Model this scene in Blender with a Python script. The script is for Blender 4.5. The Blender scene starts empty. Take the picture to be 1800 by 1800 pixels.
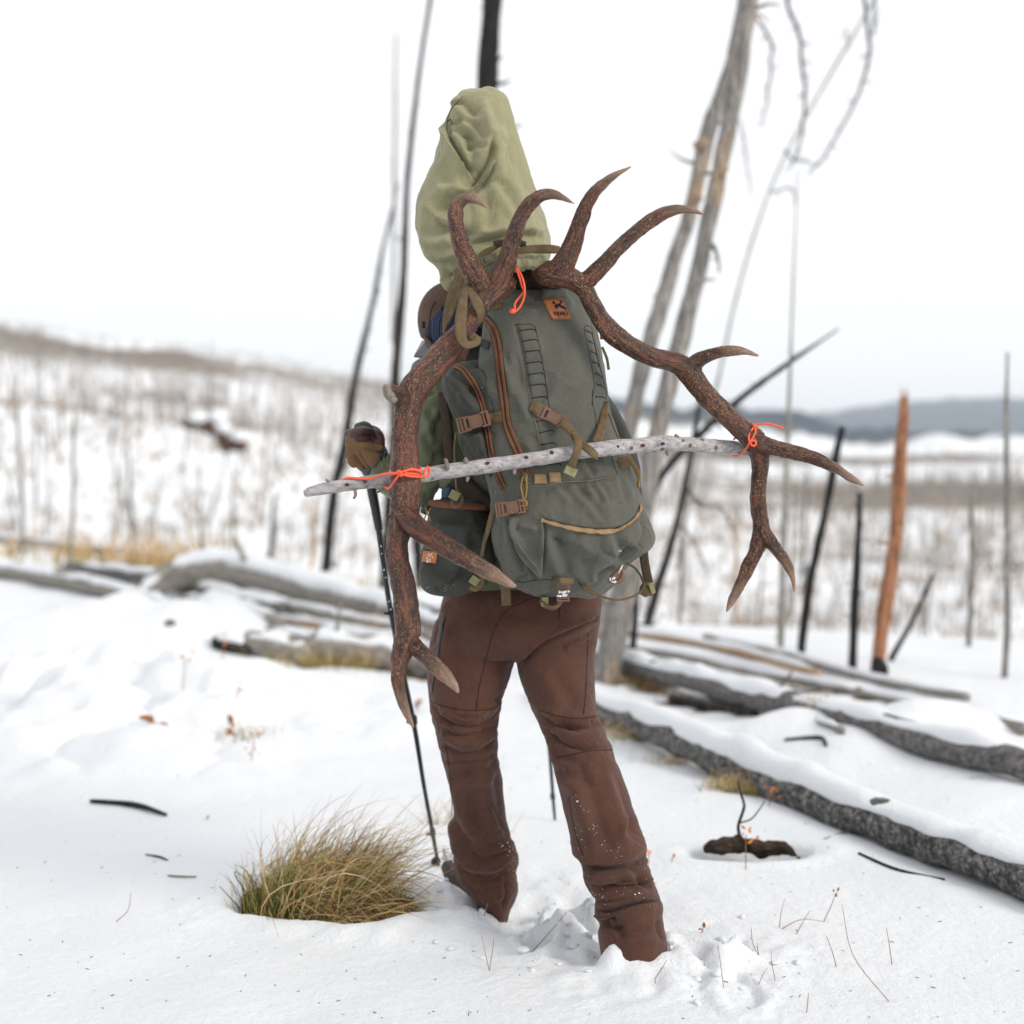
import bpy, math, random
import numpy as np
from mathutils import Vector, Matrix
from mathutils.bvhtree import BVHTree

random.seed(7)
RNG = np.random.default_rng(7)
SC = bpy.context.scene
COL = SC.collection
R = math.radians

# ------------------------------------------------------------------ camera
FPX = 2600.0            # focal length in pixels of the 1800 px photograph
PITCH = R(2.86)
CAMH = 1.4
CAM = np.array([0, 0, CAMH])
FW = np.array([0, math.cos(PITCH), -math.sin(PITCH)])
UP = np.array([0, math.sin(PITCH), math.cos(PITCH)])
RT = np.array([1.0, 0, 0])
cam = bpy.data.cameras.new('camera'); camo = bpy.data.objects.new('camera', cam); COL.objects.link(camo)
camo.location = CAM; camo.rotation_euler = (R(90) - PITCH, 0, 0)
cam.sensor_width = 36; cam.lens = 36 * FPX / 1800
cam.clip_end = 12000; cam.clip_start = 0.05
cam.dof.use_dof = True; cam.dof.focus_distance = 3.8; cam.dof.aperture_fstop = 1.65
SC.camera = camo

# ------------------------------------------------------------------ world, sun, exposure
SUN_EL, SUN_AZ = R(30), R(122)      # azimuth from +Y clockwise: behind the camera, to the right
w = bpy.data.worlds.new('World'); SC.world = w; w.use_nodes = True
nt = w.node_tree; nt.nodes.clear()
out = nt.nodes.new('ShaderNodeOutputWorld'); bg = nt.nodes.new('ShaderNodeBackground')
sky = nt.nodes.new('ShaderNodeTexSky'); sky.sky_type = 'NISHITA'; sky.sun_disc = False
sky.sun_elevation = SUN_EL; sky.sun_rotation = SUN_AZ
sc_ = nt.nodes.new('ShaderNodeVectorMath'); sc_.operation = 'SCALE'; sc_.inputs['Scale'].default_value = 0.10
nt.links.new(sky.outputs[0], sc_.inputs[0])
tc = nt.nodes.new('ShaderNodeTexCoord'); mp = nt.nodes.new('ShaderNodeMapping'); mp.inputs['Scale'].default_value = (1, 1, 3.5)
no = nt.nodes.new('ShaderNodeTexNoise'); no.inputs['Scale'].default_value = 1.7; no.inputs['Detail'].default_value = 4
cr_ = nt.nodes.new('ShaderNodeValToRGB')
cr_.color_ramp.elements[0].position = .3; cr_.color_ramp.elements[0].color = (.885, .893, .915, 1)
cr_.color_ramp.elements[1].position = .7; cr_.color_ramp.elements[1].color = (.945, .945, .96, 1)
nt.links.new(tc.outputs['Generated'], mp.inputs[0]); nt.links.new(mp.outputs[0], no.inputs['Vector']); nt.links.new(no.outputs['Fac'], cr_.inputs[0])
mx = nt.nodes.new('ShaderNodeMix'); mx.data_type = 'RGBA'; mx.inputs[0].default_value = .95
nt.links.new(sc_.outputs[0], mx.inputs[6]); nt.links.new(cr_.outputs[0], mx.inputs[7])
nt.links.new(mx.outputs[2], bg.inputs[0]); bg.inputs[1].default_value = .73
nt.links.new(bg.outputs[0], out.inputs[0])
sun = bpy.data.lights.new('sun', 'SUN'); suno = bpy.data.objects.new('sun', sun); COL.objects.link(suno)
sun.energy = 1.4; sun.angle = R(24); sun.color = (1, .93, .82)
suno.rotation_euler = (R(90) - SUN_EL, 0, math.pi - SUN_AZ)
suno.location = (6, -5, 8)
SC.view_settings.view_transform = 'Standard'; SC.view_settings.look = 'None'
SC.view_settings.exposure = 0.66; SC.view_settings.gamma = 1.0
SC.view_settings.use_curve_mapping = False
SC.cycles.use_denoising = True
SC.cycles.max_bounces = 6; SC.cycles.diffuse_bounces = 3; SC.cycles.glossy_bounces = 2
SC.cycles.volume_bounces = 2; SC.cycles.transmission_bounces = 2; SC.cycles.transparent_max_bounces = 6

# ------------------------------------------------------------------ helpers
def P(u, v, d):
    return CAM + d * FW + (u - 900) / FPX * d * RT - (v - 900) / FPX * d * UP
def PA(a):
    a = np.asarray(a, float); d = a[:, 2:3]
    return CAM + d * FW + (a[:, 0:1] - 900) / FPX * d * RT - (a[:, 1:2] - 900) / FPX * d * UP
def proj(co):
    r = co - CAM; d = r @ FW
    return 900 + FPX * (r @ RT) / d, 900 - FPX * (r @ UP) / d, d
def G(u, v, z=0.0):
    k = -math.sin(PITCH) - (v - 900) / FPX * math.cos(PITCH)
    return (z - CAMH) / k
def PG(u, v, z=0.0): return P(u, v, G(u, v, z))
def hsh(ix, iy, iz):
    n = (ix * 374761393 + iy * 668265263 + iz * 2147483647 % 1013904223).astype(np.int64)
    n = (n ^ (n >> 13)) * 1274126177
    n = n & 0x7fffffff
    return ((n ^ (n >> 16)) & 0xffffff) / float(0xffffff)
def vn(p):
    i = np.floor(p).astype(np.int64); f = p - i; f = f * f * f * (f * (f * 6 - 15) + 10)
    r = 0
    for dx in (0, 1):
        for dy in (0, 1):
            for dz in (0, 1):
                wgt = (f[:, 0] if dx else 1 - f[:, 0]) * (f[:, 1] if dy else 1 - f[:, 1]) * (f[:, 2] if dz else 1 - f[:, 2])
                r = r + wgt * hsh(i[:, 0] + dx, i[:, 1] + dy, i[:, 2] + dz)
    return r * 2 - 1
def fbm(p, freq=1.0, octs=3, gain=.5, off=0.0):
    p = np.asarray(p, float)
    if p.shape[1] == 2: p = np.c_[p, np.zeros(len(p))]
    r = 0; a = 1.0
    for k in range(octs):
        r = r + a * vn(p * freq * (2 ** k) + 17.3 * k + off); a *= gain
    return r
def sst(x, a, b):
    t = np.clip((x - a) / (b - a), 0, 1); return t * t * (3 - 2 * t)
def cr(a, n=8):
    """Catmull-Rom through the rows of a, n steps per span"""
    a = np.asarray(a, float)
    if len(a) < 3:
        t = np.linspace(0, 1, n + 1)[:, None]; return a[0] * (1 - t) + a[-1] * t
    e = np.vstack([2 * a[0] - a[1], a, 2 * a[-1] - a[-2]]); res = []
    t = np.linspace(0, 1, n, endpoint=False)[:, None]
    for i in range(1, len(e) - 2):
        p0, p1, p2, p3 = e[i - 1], e[i], e[i + 1], e[i + 2]
        res.append(.5 * (2 * p1 + (p2 - p0) * t + (2 * p0 - 5 * p1 + 4 * p2 - p3) * t ** 2 + (3 * p1 - p0 - 3 * p2 + p3) * t ** 3))
    res.append(a[-1:]); return np.vstack(res)
def nrm(v):
    v = np.asarray(v, float); return v / (np.linalg.norm(v, axis=-1, keepdims=True) + 1e-12)
def frames(p, n0=None):
    t = nrm(np.gradient(p, axis=0)); n = len(p); N = np.zeros_like(p)
    a = n0 if n0 is not None else (np.array([0, 1.0, 0]) if abs(t[0][1]) < .9 else np.array([1.0, 0, 0]))
    a = a - t[0] * (a @ t[0]); N[0] = nrm(a)
    for i in range(1, n):
        a = N[i - 1] - t[i] * (N[i - 1] @ t[i]); N[i] = nrm(a)
    return t, N, np.cross(t, N)
def tube(p, r, seg=10, cap=True, rmod=None):
    p = np.asarray(p, float); r = np.asarray(r, float) * np.ones(len(p))
    t, N, B = frames(p); n = len(p)
    if cap:  # rounded ends
        p = np.vstack([p[0] - t[0] * r[0] * .5, p, p[-1] + t[-1] * r[-1] * .5])
        r = np.r_[r[0] * .6, r, r[-1] * .6]; N = np.vstack([N[0], N, N[-1]]); B = np.vstack([B[0], B, B[-1]]); n += 2
    th = np.linspace(0, 2 * math.pi, seg, endpoint=False)
    rr = r[:, None] * np.ones((n, seg))
    if rmod is not None: rr = rr * rmod(np.linspace(0, 1, n)[:, None], th[None, :])
    V = p[:, None, :] + rr[..., None] * (np.cos(th)[None, :, None] * N[:, None, :] + np.sin(th)[None, :, None] * B[:, None, :])
    V = V.reshape(-1, 3); F = []
    for i in range(n - 1):
        for j in range(seg):
            k = (j + 1) % seg; F.append((i * seg + j, i * seg + k, (i + 1) * seg + k, (i + 1) * seg + j))
    F.append(tuple(range(seg - 1, -1, -1))); F.append(tuple((n - 1) * seg + j for j in range(seg)))
    return V, F
def pxtube(a, n=6, seg=10, **k):
    """rows (u, v, depth, radius in px)"""
    a = cr(a, n); return tube(PA(a[:, :3]), np.maximum(a[:, 3], .3) * a[:, 2] / FPX, seg, **k)
def merge(*vf):
    Vs, Fs, o = [], [], 0
    for V, F in vf:
        V = np.asarray(V, float); Vs.append(V); Fs += [tuple(i + o for i in f) for f in F]; o += len(V)
    return np.vstack(Vs), Fs
def box(c, s, Rm=None, bev=0.0):
    """box of full size s about c, chamfered along its vertical (local z) edges when bev is set"""
    x, y, z = np.array(s) / 2
    if bev:
        b = min(bev, x * .9, y * .9)
        o = [(x - b, -y), (x, -y + b), (x, y - b), (x - b, y), (-x + b, y), (-x, y - b), (-x, -y + b), (-x + b, -y)]
    else: o = [(x, -y), (x, y), (-x, y), (-x, -y)]
    n = len(o)
    V = np.array([(a, b_, -z) for a, b_ in o] + [(a, b_, z) for a, b_ in o])
    F = [(i, (i + 1) % n, n + (i + 1) % n, n + i) for i in range(n)] + [tuple(range(n - 1, -1, -1)), tuple(range(n, 2 * n))]
    if Rm is not None: V = V @ np.asarray(Rm).T
    return V + np.asarray(c), F
def ellipsoid(c, r, seg=20, rings=12, Rm=None):
    V = []; F = []
    for i in range(rings + 1):
        a = math.pi * i / rings
        for j in range(seg):
            b = 2 * math.pi * j / seg
            V.append((math.sin(a) * math.cos(b) * r[0], math.sin(a) * math.sin(b) * r[1], math.cos(a) * r[2]))
    V = np.array(V)
    for i in range(rings):
        for j in range(seg):
            k = (j + 1) % seg; F.append((i * seg + j, (i + 1) * seg + j, (i + 1) * seg + k, i * seg + k))
    if Rm is not None: V = V @ np.asarray(Rm).T
    return V + np.asarray(c), F
def loft(rings, n=6, seg=64, shear=0.0):
    """rows (v, left u, right u, centre depth, half depth in m, power): closed body whose outline is given in px"""
    a = cr(rings, n); th = np.linspace(0, 2 * math.pi, seg, endpoint=False); V = []
    for v, L, Rr, dc, b, pw in a:
        c, s = np.cos(th), np.sin(th)
        ex = np.sign(c) * np.abs(c) ** (2 / pw); ey = np.sign(s) * np.abs(s) ** (2 / pw)
        xc, hw = (L + Rr) / 2, (Rr - L) / 2
        d = dc + b * ey + shear * (ex * hw * dc / FPX)
        V.append(PA(np.c_[xc + ex * hw, np.full(seg, v), d]))
    m = len(V); V = np.vstack(V); F = []
    for i in range(m - 1):
        for j in range(seg):
            k = (j + 1) % seg; F.append((i * seg + j, i * seg + k, (i + 1) * seg + k, (i + 1) * seg + j))
    F.append(tuple(range(seg - 1, -1, -1))); F.append(tuple((m - 1) * seg + j for j in range(seg)))
    return V, F
def remesh(VF, voxel, it=4, fac=.5):
    V, F = VF
    me = bpy.data.meshes.new('tmp'); me.from_pydata(np.asarray(V).tolist(), [], F); o = bpy.data.objects.new('tmp', me); COL.objects.link(o)
    m = o.modifiers.new('r', 'REMESH'); m.mode = 'VOXEL'; m.voxel_size = voxel
    if it: s = o.modifiers.new('s', 'SMOOTH'); s.iterations = it; s.factor = fac
    dg = bpy.context.evaluated_depsgraph_get(); ev = o.evaluated_get(dg); me2 = bpy.data.meshes.new_from_object(ev)
    n = len(me2.vertices); co = np.empty(n * 3); me2.vertices.foreach_get('co', co)
    lo = np.empty(len(me2.loops), int); me2.loops.foreach_get('vertex_index', lo)
    ls = np.empty(len(me2.polygons), int); me2.polygons.foreach_get('loop_start', ls)
    lt = np.empty(len(me2.polygons), int); me2.polygons.foreach_get('loop_total', lt)
    lo = lo.tolist(); F2 = [tuple(lo[a:a + b]) for a, b in zip(ls.tolist(), lt.tolist())]
    bpy.data.objects.remove(o); bpy.data.meshes.remove(me); bpy.data.meshes.remove(me2)
    return co.reshape(-1, 3), F2
def vnormals(V, F):
    me = bpy.data.meshes.new('t'); me.from_pydata(V.tolist(), [], F); n = np.empty(len(V) * 3)
    me.vertices.foreach_get('normal', n); bpy.data.meshes.remove(me); return n.reshape(-1, 3)
def sculpt(VF, strokes, base=None, gain=2.2):
    """strokes (kind, width px, amplitude m, [(u, v)...]) pressed into the side that faces the camera"""
    V, F = VF; V = V.copy(); N = vnormals(V, F); u, v, d = proj(V)
    view = nrm(CAM - V); face = np.clip((N * view).sum(1) * 2.5, 0, 1)
    for kind, wd, amp, pts in strokes:
        amp = amp * gain
        q = cr(np.array(pts, float), 6)
        sel = np.where((u > q[:, 0].min() - 3.5 * wd) & (u < q[:, 0].max() + 3.5 * wd) & (v > q[:, 1].min() - 3.5 * wd) & (v < q[:, 1].max() + 3.5 * wd) & (face > 0))[0]
        if not len(sel): continue
        best = np.full(len(sel), 1e9); sg = np.zeros(len(sel)); tt = np.zeros(len(sel)); m = len(q) - 1
        for i in range(m):
            a, b = q[i], q[i + 1]; ab = b - a; L2 = ab @ ab + 1e-9
            px, py = u[sel] - a[0], v[sel] - a[1]
            t = np.clip((px * ab[0] + py * ab[1]) / L2, 0, 1)
            dx, dy = px - t * ab[0], py - t * ab[1]; dd = np.hypot(dx, dy)
            k = dd < best; best[k] = dd[k]; sg[k] = np.sign(ab[0] * py - ab[1] * px)[k]; tt[k] = ((i + t) / m)[k]
        tap = np.clip(np.minimum(tt, 1 - tt) * 5, 0, 1) ** .6
        if kind in 'cr': disp = -amp * 1.15 * np.exp(-(best / wd) ** 1.25) if kind == 'c' else amp * np.exp(-(best / wd) ** 1.7)
        elif kind == 'f': s = best * sg / wd; disp = amp * s * np.exp(-s * s * .7) * 1.5
        else:
            s = best * sg / wd; disp = np.where(s > 0, amp * np.exp(-s * .8), -amp * .7 * np.exp(-(s * 1.6) ** 2)) ; disp = disp * np.tanh(best / 1.2)
        V[sel] += N[sel] * (disp * tap * face[sel])[:, None]
    if base is not None: V += N * base(V)[:, None]
    return V, F

# ---- objects
BASE = {}
def thing(name, label, cat, loc, group=None):
    o = bpy.data.objects.new(name, None); COL.objects.link(o); o.location = loc; o.empty_display_size = .1
    o['label'] = label; o['category'] = cat
    if group: o['group'] = group
    BASE[o.name] = np.array(loc, float); return o
def meshof(name, V, F, mats, smooth=True, mi=None, attrs=None):
    me = bpy.data.meshes.new(name); me.from_pydata(np.asarray(V).tolist(), [], F)
    for m in (mats if isinstance(mats, (list, tuple)) else [mats]): me.materials.append(m)
    if smooth: me.polygons.foreach_set('use_smooth', [True] * len(me.polygons))
    if mi is not None: me.polygons.foreach_set('material_index', np.asarray(mi, int).tolist())
    if attrs:
        for k, a in attrs.items():
            a = np.asarray(a, float)
            if a.ndim == 1: at = me.attributes.new(k, 'FLOAT', 'POINT'); at.data.foreach_set('value', a)
            else: at = me.attributes.new(k, 'FLOAT_VECTOR', 'POINT'); at.data.foreach_set('vector', a.ravel())
    return me
def part(name, VF, mat, parent, smooth=True, kind=None, mi=None, attrs=None, label=None):
    V, F = VF; b = BASE[parent.name]
    o = bpy.data.objects.new(name, meshof(name, np.asarray(V) - b, F, mat, smooth, mi, attrs)); COL.objects.link(o); o.parent = parent
    BASE[o.name] = b
    if kind: o['kind'] = kind
    if label: o['label'] = label
    return o
def solo(name, VF, mat, label, cat, loc=None, group=None, smooth=True, kind=None, attrs=None, mi=None):
    V, F = VF; V = np.asarray(V, float)
    if loc is None: loc = np.array([V[:, 0].mean(), V[:, 1].mean(), V[:, 2].min()])
    o = bpy.data.objects.new(name, meshof(name, V - np.asarray(loc), F, mat, smooth, mi, attrs)); COL.objects.link(o); o.location = loc
    if label: o['label'] = label
    if cat: o['category'] = cat
    if group: o['group'] = group
    if kind: o['kind'] = kind
    BASE[o.name] = np.asarray(loc, float); return o

# ------------------------------------------------------------------ materials
class Mt:
    def __init__(s, name, rough=.8, spec=.3):
        s.m = bpy.data.materials.new(name); s.m.use_nodes = True; s.nt = s.m.node_tree
        s.b = s.nt.nodes['Principled BSDF']; s.b.inputs['Roughness'].default_value = rough; s.b.inputs['Specular IOR Level'].default_value = spec
        s.tc = s.nt.nodes.new('ShaderNodeTexCoord').outputs['Object']
    def n(s, t, **k):
        x = s.nt.nodes.new(t)
        for a, b in k.items():
            if hasattr(x, a): setattr(x, a, b)
            else: x.inputs[a.replace('_', ' ')].default_value = b
        return x
    def l(s, a, b): s.nt.links.new(a, b)
    def attr(s, name, vec=False):
        x = s.n('ShaderNodeAttribute', attribute_name=name); return x.outputs['Vector' if vec else 'Fac']
    def noise(s, scale, detail=3, rough=.5, vec=None, st=None, dist=0):
        v = vec if vec is not None else s.tc
        if st is not None:
            m = s.n('ShaderNodeMapping'); m.inputs['Scale'].default_value = st; s.l(v, m.inputs[0]); v = m.outputs[0]
        x = s.n('ShaderNodeTexNoise'); x.inputs['Scale'].default_value = scale; x.inputs['Detail'].default_value = detail
        x.inputs['Roughness'].default_value = rough; x.inputs['Distortion'].default_value = dist
        s.l(v, x.inputs['Vector']); return x.outputs['Fac']
    def vor(s, scale, vec=None, feat='F1', st=None):
        v = vec if vec is not None else s.tc
        if st is not None:
            m = s.n('ShaderNodeMapping'); m.inputs['Scale'].default_value = st; s.l(v, m.inputs[0]); v = m.outputs[0]
        x = s.n('ShaderNodeTexVoronoi'); x.feature = feat; x.inputs['Scale'].default_value = scale
        s.l(v, x.inputs['Vector']); return x.outputs['Distance']
    def ramp(s, fac, stops):
        x = s.n('ShaderNodeValToRGB'); e = x.color_ramp.elements
        while len(e) < len(stops): e.new(.5)
        for i, (p, c) in enumerate(stops):
            e[i].position = p; e[i].color = (*c, 1) if not isinstance(c, (int, float)) else (c, c, c, 1)
        s.l(fac, x.inputs[0]); return x.outputs[0]
    def mix(s, fac, a, b, mode='MIX'):
        x = s.n('ShaderNodeMix', data_type='RGBA', blend_type=mode)
        for sock, val in ((x.inputs[0], fac), (x.inputs[6], a), (x.inputs[7], b)):
            if isinstance(val, (int, float)): sock.default_value = val
            elif isinstance(val, tuple): sock.default_value = (*val, 1)
            else: s.l(val, sock)
        return x.outputs[2]
    def math(s, op, a, b=0.0):
        x = s.n('ShaderNodeMath', operation=op)
        for sock, val in ((x.inputs[0], a), (x.inputs[1], b)):
            if isinstance(val, (int, float)): sock.default_value = val
            else: s.l(val, sock)
        return x.outputs[0]
    def col(s, c):
        if isinstance(c, tuple): s.b.inputs['Base Color'].default_value = (*c, 1)
        else: s.l(c, s.b.inputs['Base Color'])
    def bump(s, hs):
        """hs: list of (height socket, strength, distance)"""
        prev = None
        for h, st, di in hs:
            x = s.n('ShaderNodeBump'); x.inputs['Strength'].default_value = st; x.inputs['Distance'].default_value = di
            s.l(h, x.inputs['Height'])
            if prev: s.l(prev, x.inputs['Normal'])
            prev = x.outputs[0]
        s.l(prev, s.b.inputs['Normal'])
def fabric(name, c, var=.25, rough=.85, weave=.0006, crumple=.004, scale=14, dirt=None, sheen=.03):
    m = Mt(name, rough, .25)
    a = tuple(x * (1 - var) for x in c); b = tuple(min(1, x * (1 + var)) for x in c)
    k = m.ramp(m.noise(scale, 6, .65), [(.3, a), (.7, b)])
    k = m.mix(.45, k, m.ramp(m.noise(270, 3, .7), [(.35, tuple(x * (1 - var * 1.3) for x in c)), (.65, tuple(x * (1 + var * 1.3) for x in c))]))
    if dirt: k = m.mix(m.ramp(m.noise(7, 8, .7, dist=.4), [(.55, 0), (.75, .5)]), k, dirt)
    m.col(k)
    m.b.inputs['Sheen Weight'].default_value = sheen
    m.bump([(m.noise(900, 2), .5, weave), (m.noise(38, 5, .6, dist=.6), .8, crumple * 1.6), ])
    return m.m
def webbing(name, c, rough=.7):
    m = Mt(name, rough, .3)
    a = tuple(x * .7 for x in c); b = tuple(min(1, x * 1.3) for x in c)
    k = m.ramp(m.noise(60, 4), [(.3, a), (.7, b)])
    wv = m.n('ShaderNodeTexWave', wave_type='BANDS', bands_direction='DIAGONAL'); wv.inputs['Scale'].default_value = 260; wv.inputs['Distortion'].default_value = 1.5
    m.l(m.tc, wv.inputs[0]); k = m.mix(.3, k, m.mix(wv.outputs['Fac'], a, b)); m.col(k)
    m.bump([(wv.outputs['Fac'], .4, .0005), (m.noise(400, 2), .3, .0005)])
    return m.m
def plain(name, c, rough=.5, spec=.5, var=.15, scale=30, bumpd=.0004):
    m = Mt(name, rough, spec)
    m.col(m.ramp(m.noise(scale, 5, .6), [(.3, tuple(x * (1 - var) for x in c)), (.7, tuple(min(1, x * (1 + var)) for x in c))]))
    m.bump([(m.noise(scale * 8, 3), .4, bumpd)]); return m.m

def snowmat(name, ground=False):
    m = Mt(name, .75, .25)
    white = m.ramp(m.noise(1.3, 4), [(.3, (.80, .83, .865)), (.7, (.855, .872, .895))])
    if ground:
        s = m.attr('soil_shade'); n1 = m.noise(1.1, 13, .68)
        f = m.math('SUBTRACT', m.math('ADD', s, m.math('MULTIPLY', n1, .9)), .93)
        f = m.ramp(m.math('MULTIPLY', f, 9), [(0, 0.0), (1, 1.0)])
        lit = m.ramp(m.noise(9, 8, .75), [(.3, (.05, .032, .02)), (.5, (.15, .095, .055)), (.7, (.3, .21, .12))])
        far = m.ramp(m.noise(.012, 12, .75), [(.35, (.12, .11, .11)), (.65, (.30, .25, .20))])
        fa = m.attr('far'); lit = m.mix(m.math('MINIMUM', fa, 1.0), lit, far); lit = m.mix(m.math('MAXIMUM', m.math('SUBTRACT', fa, 1.0), 0.0), lit, (.03, .045, .072))  # farthest hills: conifer dark with the blue of distant haze painted into it
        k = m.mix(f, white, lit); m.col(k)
    else: m.col(white)
    m.b.inputs['Subsurface Weight'].default_value = 0.0
    m.bump([(m.noise(240, 4, .75), .5, .004), (m.noise(30, 6, .65), .7, .016)])
    return m.m
M_SNOW = snowmat('snow'); M_GROUND = snowmat('snow_with_litter', True)

def woodmat(name, dark, mid, light, st=(14, 14, 1.4), rough=.85, patch=None, cracks=True, bd=.012):
    m = Mt(name, rough, .2)
    n = m.noise(3.0, 9, .7, st=st)
    k = m.ramp(n, [(.3, dark), (.52, mid), (.72, light)])
    if patch: k = m.mix(m.ramp(m.noise(1.6, 5, .7, st=(2, 2, .5)), [(.54, 0), (.66, .9)]), k, m.ramp(n, [(.3, tuple(x * .6 for x in patch)), (.7, patch)]))
    hs = [(n, .7, bd)]
    if cracks:
        v = m.vor(5, st=(st[0] * .9, st[1] * .9, st[2] * 1.1), feat='DISTANCE_TO_EDGE'); k = m.mix(m.ramp(v, [(0.0, .75), (.06, 0)]), k, tuple(x * .35 for x in dark)); hs.append((v, .3, bd * .5))
    m.col(k); m.bump(hs); return m.m
W_GREY = woodmat('weathered_grey_wood', (.07, .066, .062), (.25, .235, .22), (.56, .53, .49), patch=(.55, .36, .2))
W_GREYLOG = woodmat('weathered_log_wood', (.12, .11, .095), (.31, .29, .26), (.52, .48, .42), st=(2, 14, 14))
W_CHAR = woodmat('charred_bark', (.004, .004, .004), (.018, .018, .019), (.06, .06, .062), st=(18, 18, 6), rough=.7, bd=.02)
W_CHARSPOT = woodmat('charred_and_scorched_bark', (.006, .006, .006), (.03, .029, .028), (.2, .15, .11), st=(10, 10, 1.2), bd=.02)
W_DGREY = woodmat('dark_grey_burnt_log', (.04, .039, .038), (.17, .163, .157), (.38, .36, .34), st=(2, 14, 14))
W_TAN = woodmat('bare_tan_wood', (.2, .12, .07), (.42, .27, .16), (.6, .42, .28), st=(14, 14, 1), cracks=False)
W_RUST = woodmat('orange_brown_bark', (.07, .03, .02), (.42, .19, .1), (.66, .4, .27), st=(22, 22, .9), bd=.02, patch=(.06, .035, .028))
def alligator(name):
    m = Mt(name, .85, .25)
    st = (1, 1, 1)
    v = m.vor(44, st=(.38, 1, 1), feat='DISTANCE_TO_EDGE')
    n = m.noise(12, 8, .7)
    k = m.ramp(m.noise(34, 9, .8, st=(.6, 1, 1)), [(.36, (.025, .025, .026)), (.47, (.15, .147, .144)), (.6, (.42, .40, .38))])
    k = m.mix(m.ramp(v, [(.0, .7), (.08, 0)]), k, (.025, .025, .025))
    k = m.mix(m.ramp(m.noise(55, 4, .7), [(.5, 0), (.62, .8)]), k, (.03, .028, .027))
    m.col(k); m.bump([(v, .6, .012), (m.noise(34, 9, .8, st=(.6, 1, 1)), 1, .02)]); return m.m
W_ALLI = alligator('cracked_charcoal_bark')

# ------------------------------------------------------------------ terrain
def row_tan(u, v):
    x = (u - 900) / FPX; y = (v - 900) / FPX
    hor = np.hypot(math.cos(PITCH) - y * math.sin(PITCH), x)
    return (-math.sin(PITCH) - y * math.cos(PITCH)) / hor
def IP(u, xs, ys): return np.interp(u, xs, ys)
PIT = PG(578, 1590)      # hollow of the grass clump
PITR = PG(1318, 1502)    # hollow of the burnt root
FOOTR = PG(1110, 1672); FOOTL = PG(868, 1600)
MOUNDS = [  # u, v, rx, ry, height
    (350, 1150, .6, .45, .24), (395, 1108, .34, .26, .30), (230, 1200, .5, .3, .12), (440, 1196, .2, .12, .08), (250, 1120, .7, .6, .2), (120, 1140, .9, .7, .22), (500, 1215, .5, .35, .03),
    (300, 1230, .5, .4, .10), (260, 1290, .28, .2, .06), (1500, 1330, .35, .3, .12), (1380, 1300, .3, .22, .10), (1620, 1300, .5, .3, .13),
    (1200, 1290, .35, .2, .07), (1750, 1420, .5, .4, .1), (60, 1300, .6, .5, .1), (940, 1700, .3, .16, .035), (1240, 1700, .2, .14, .04)]
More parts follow.
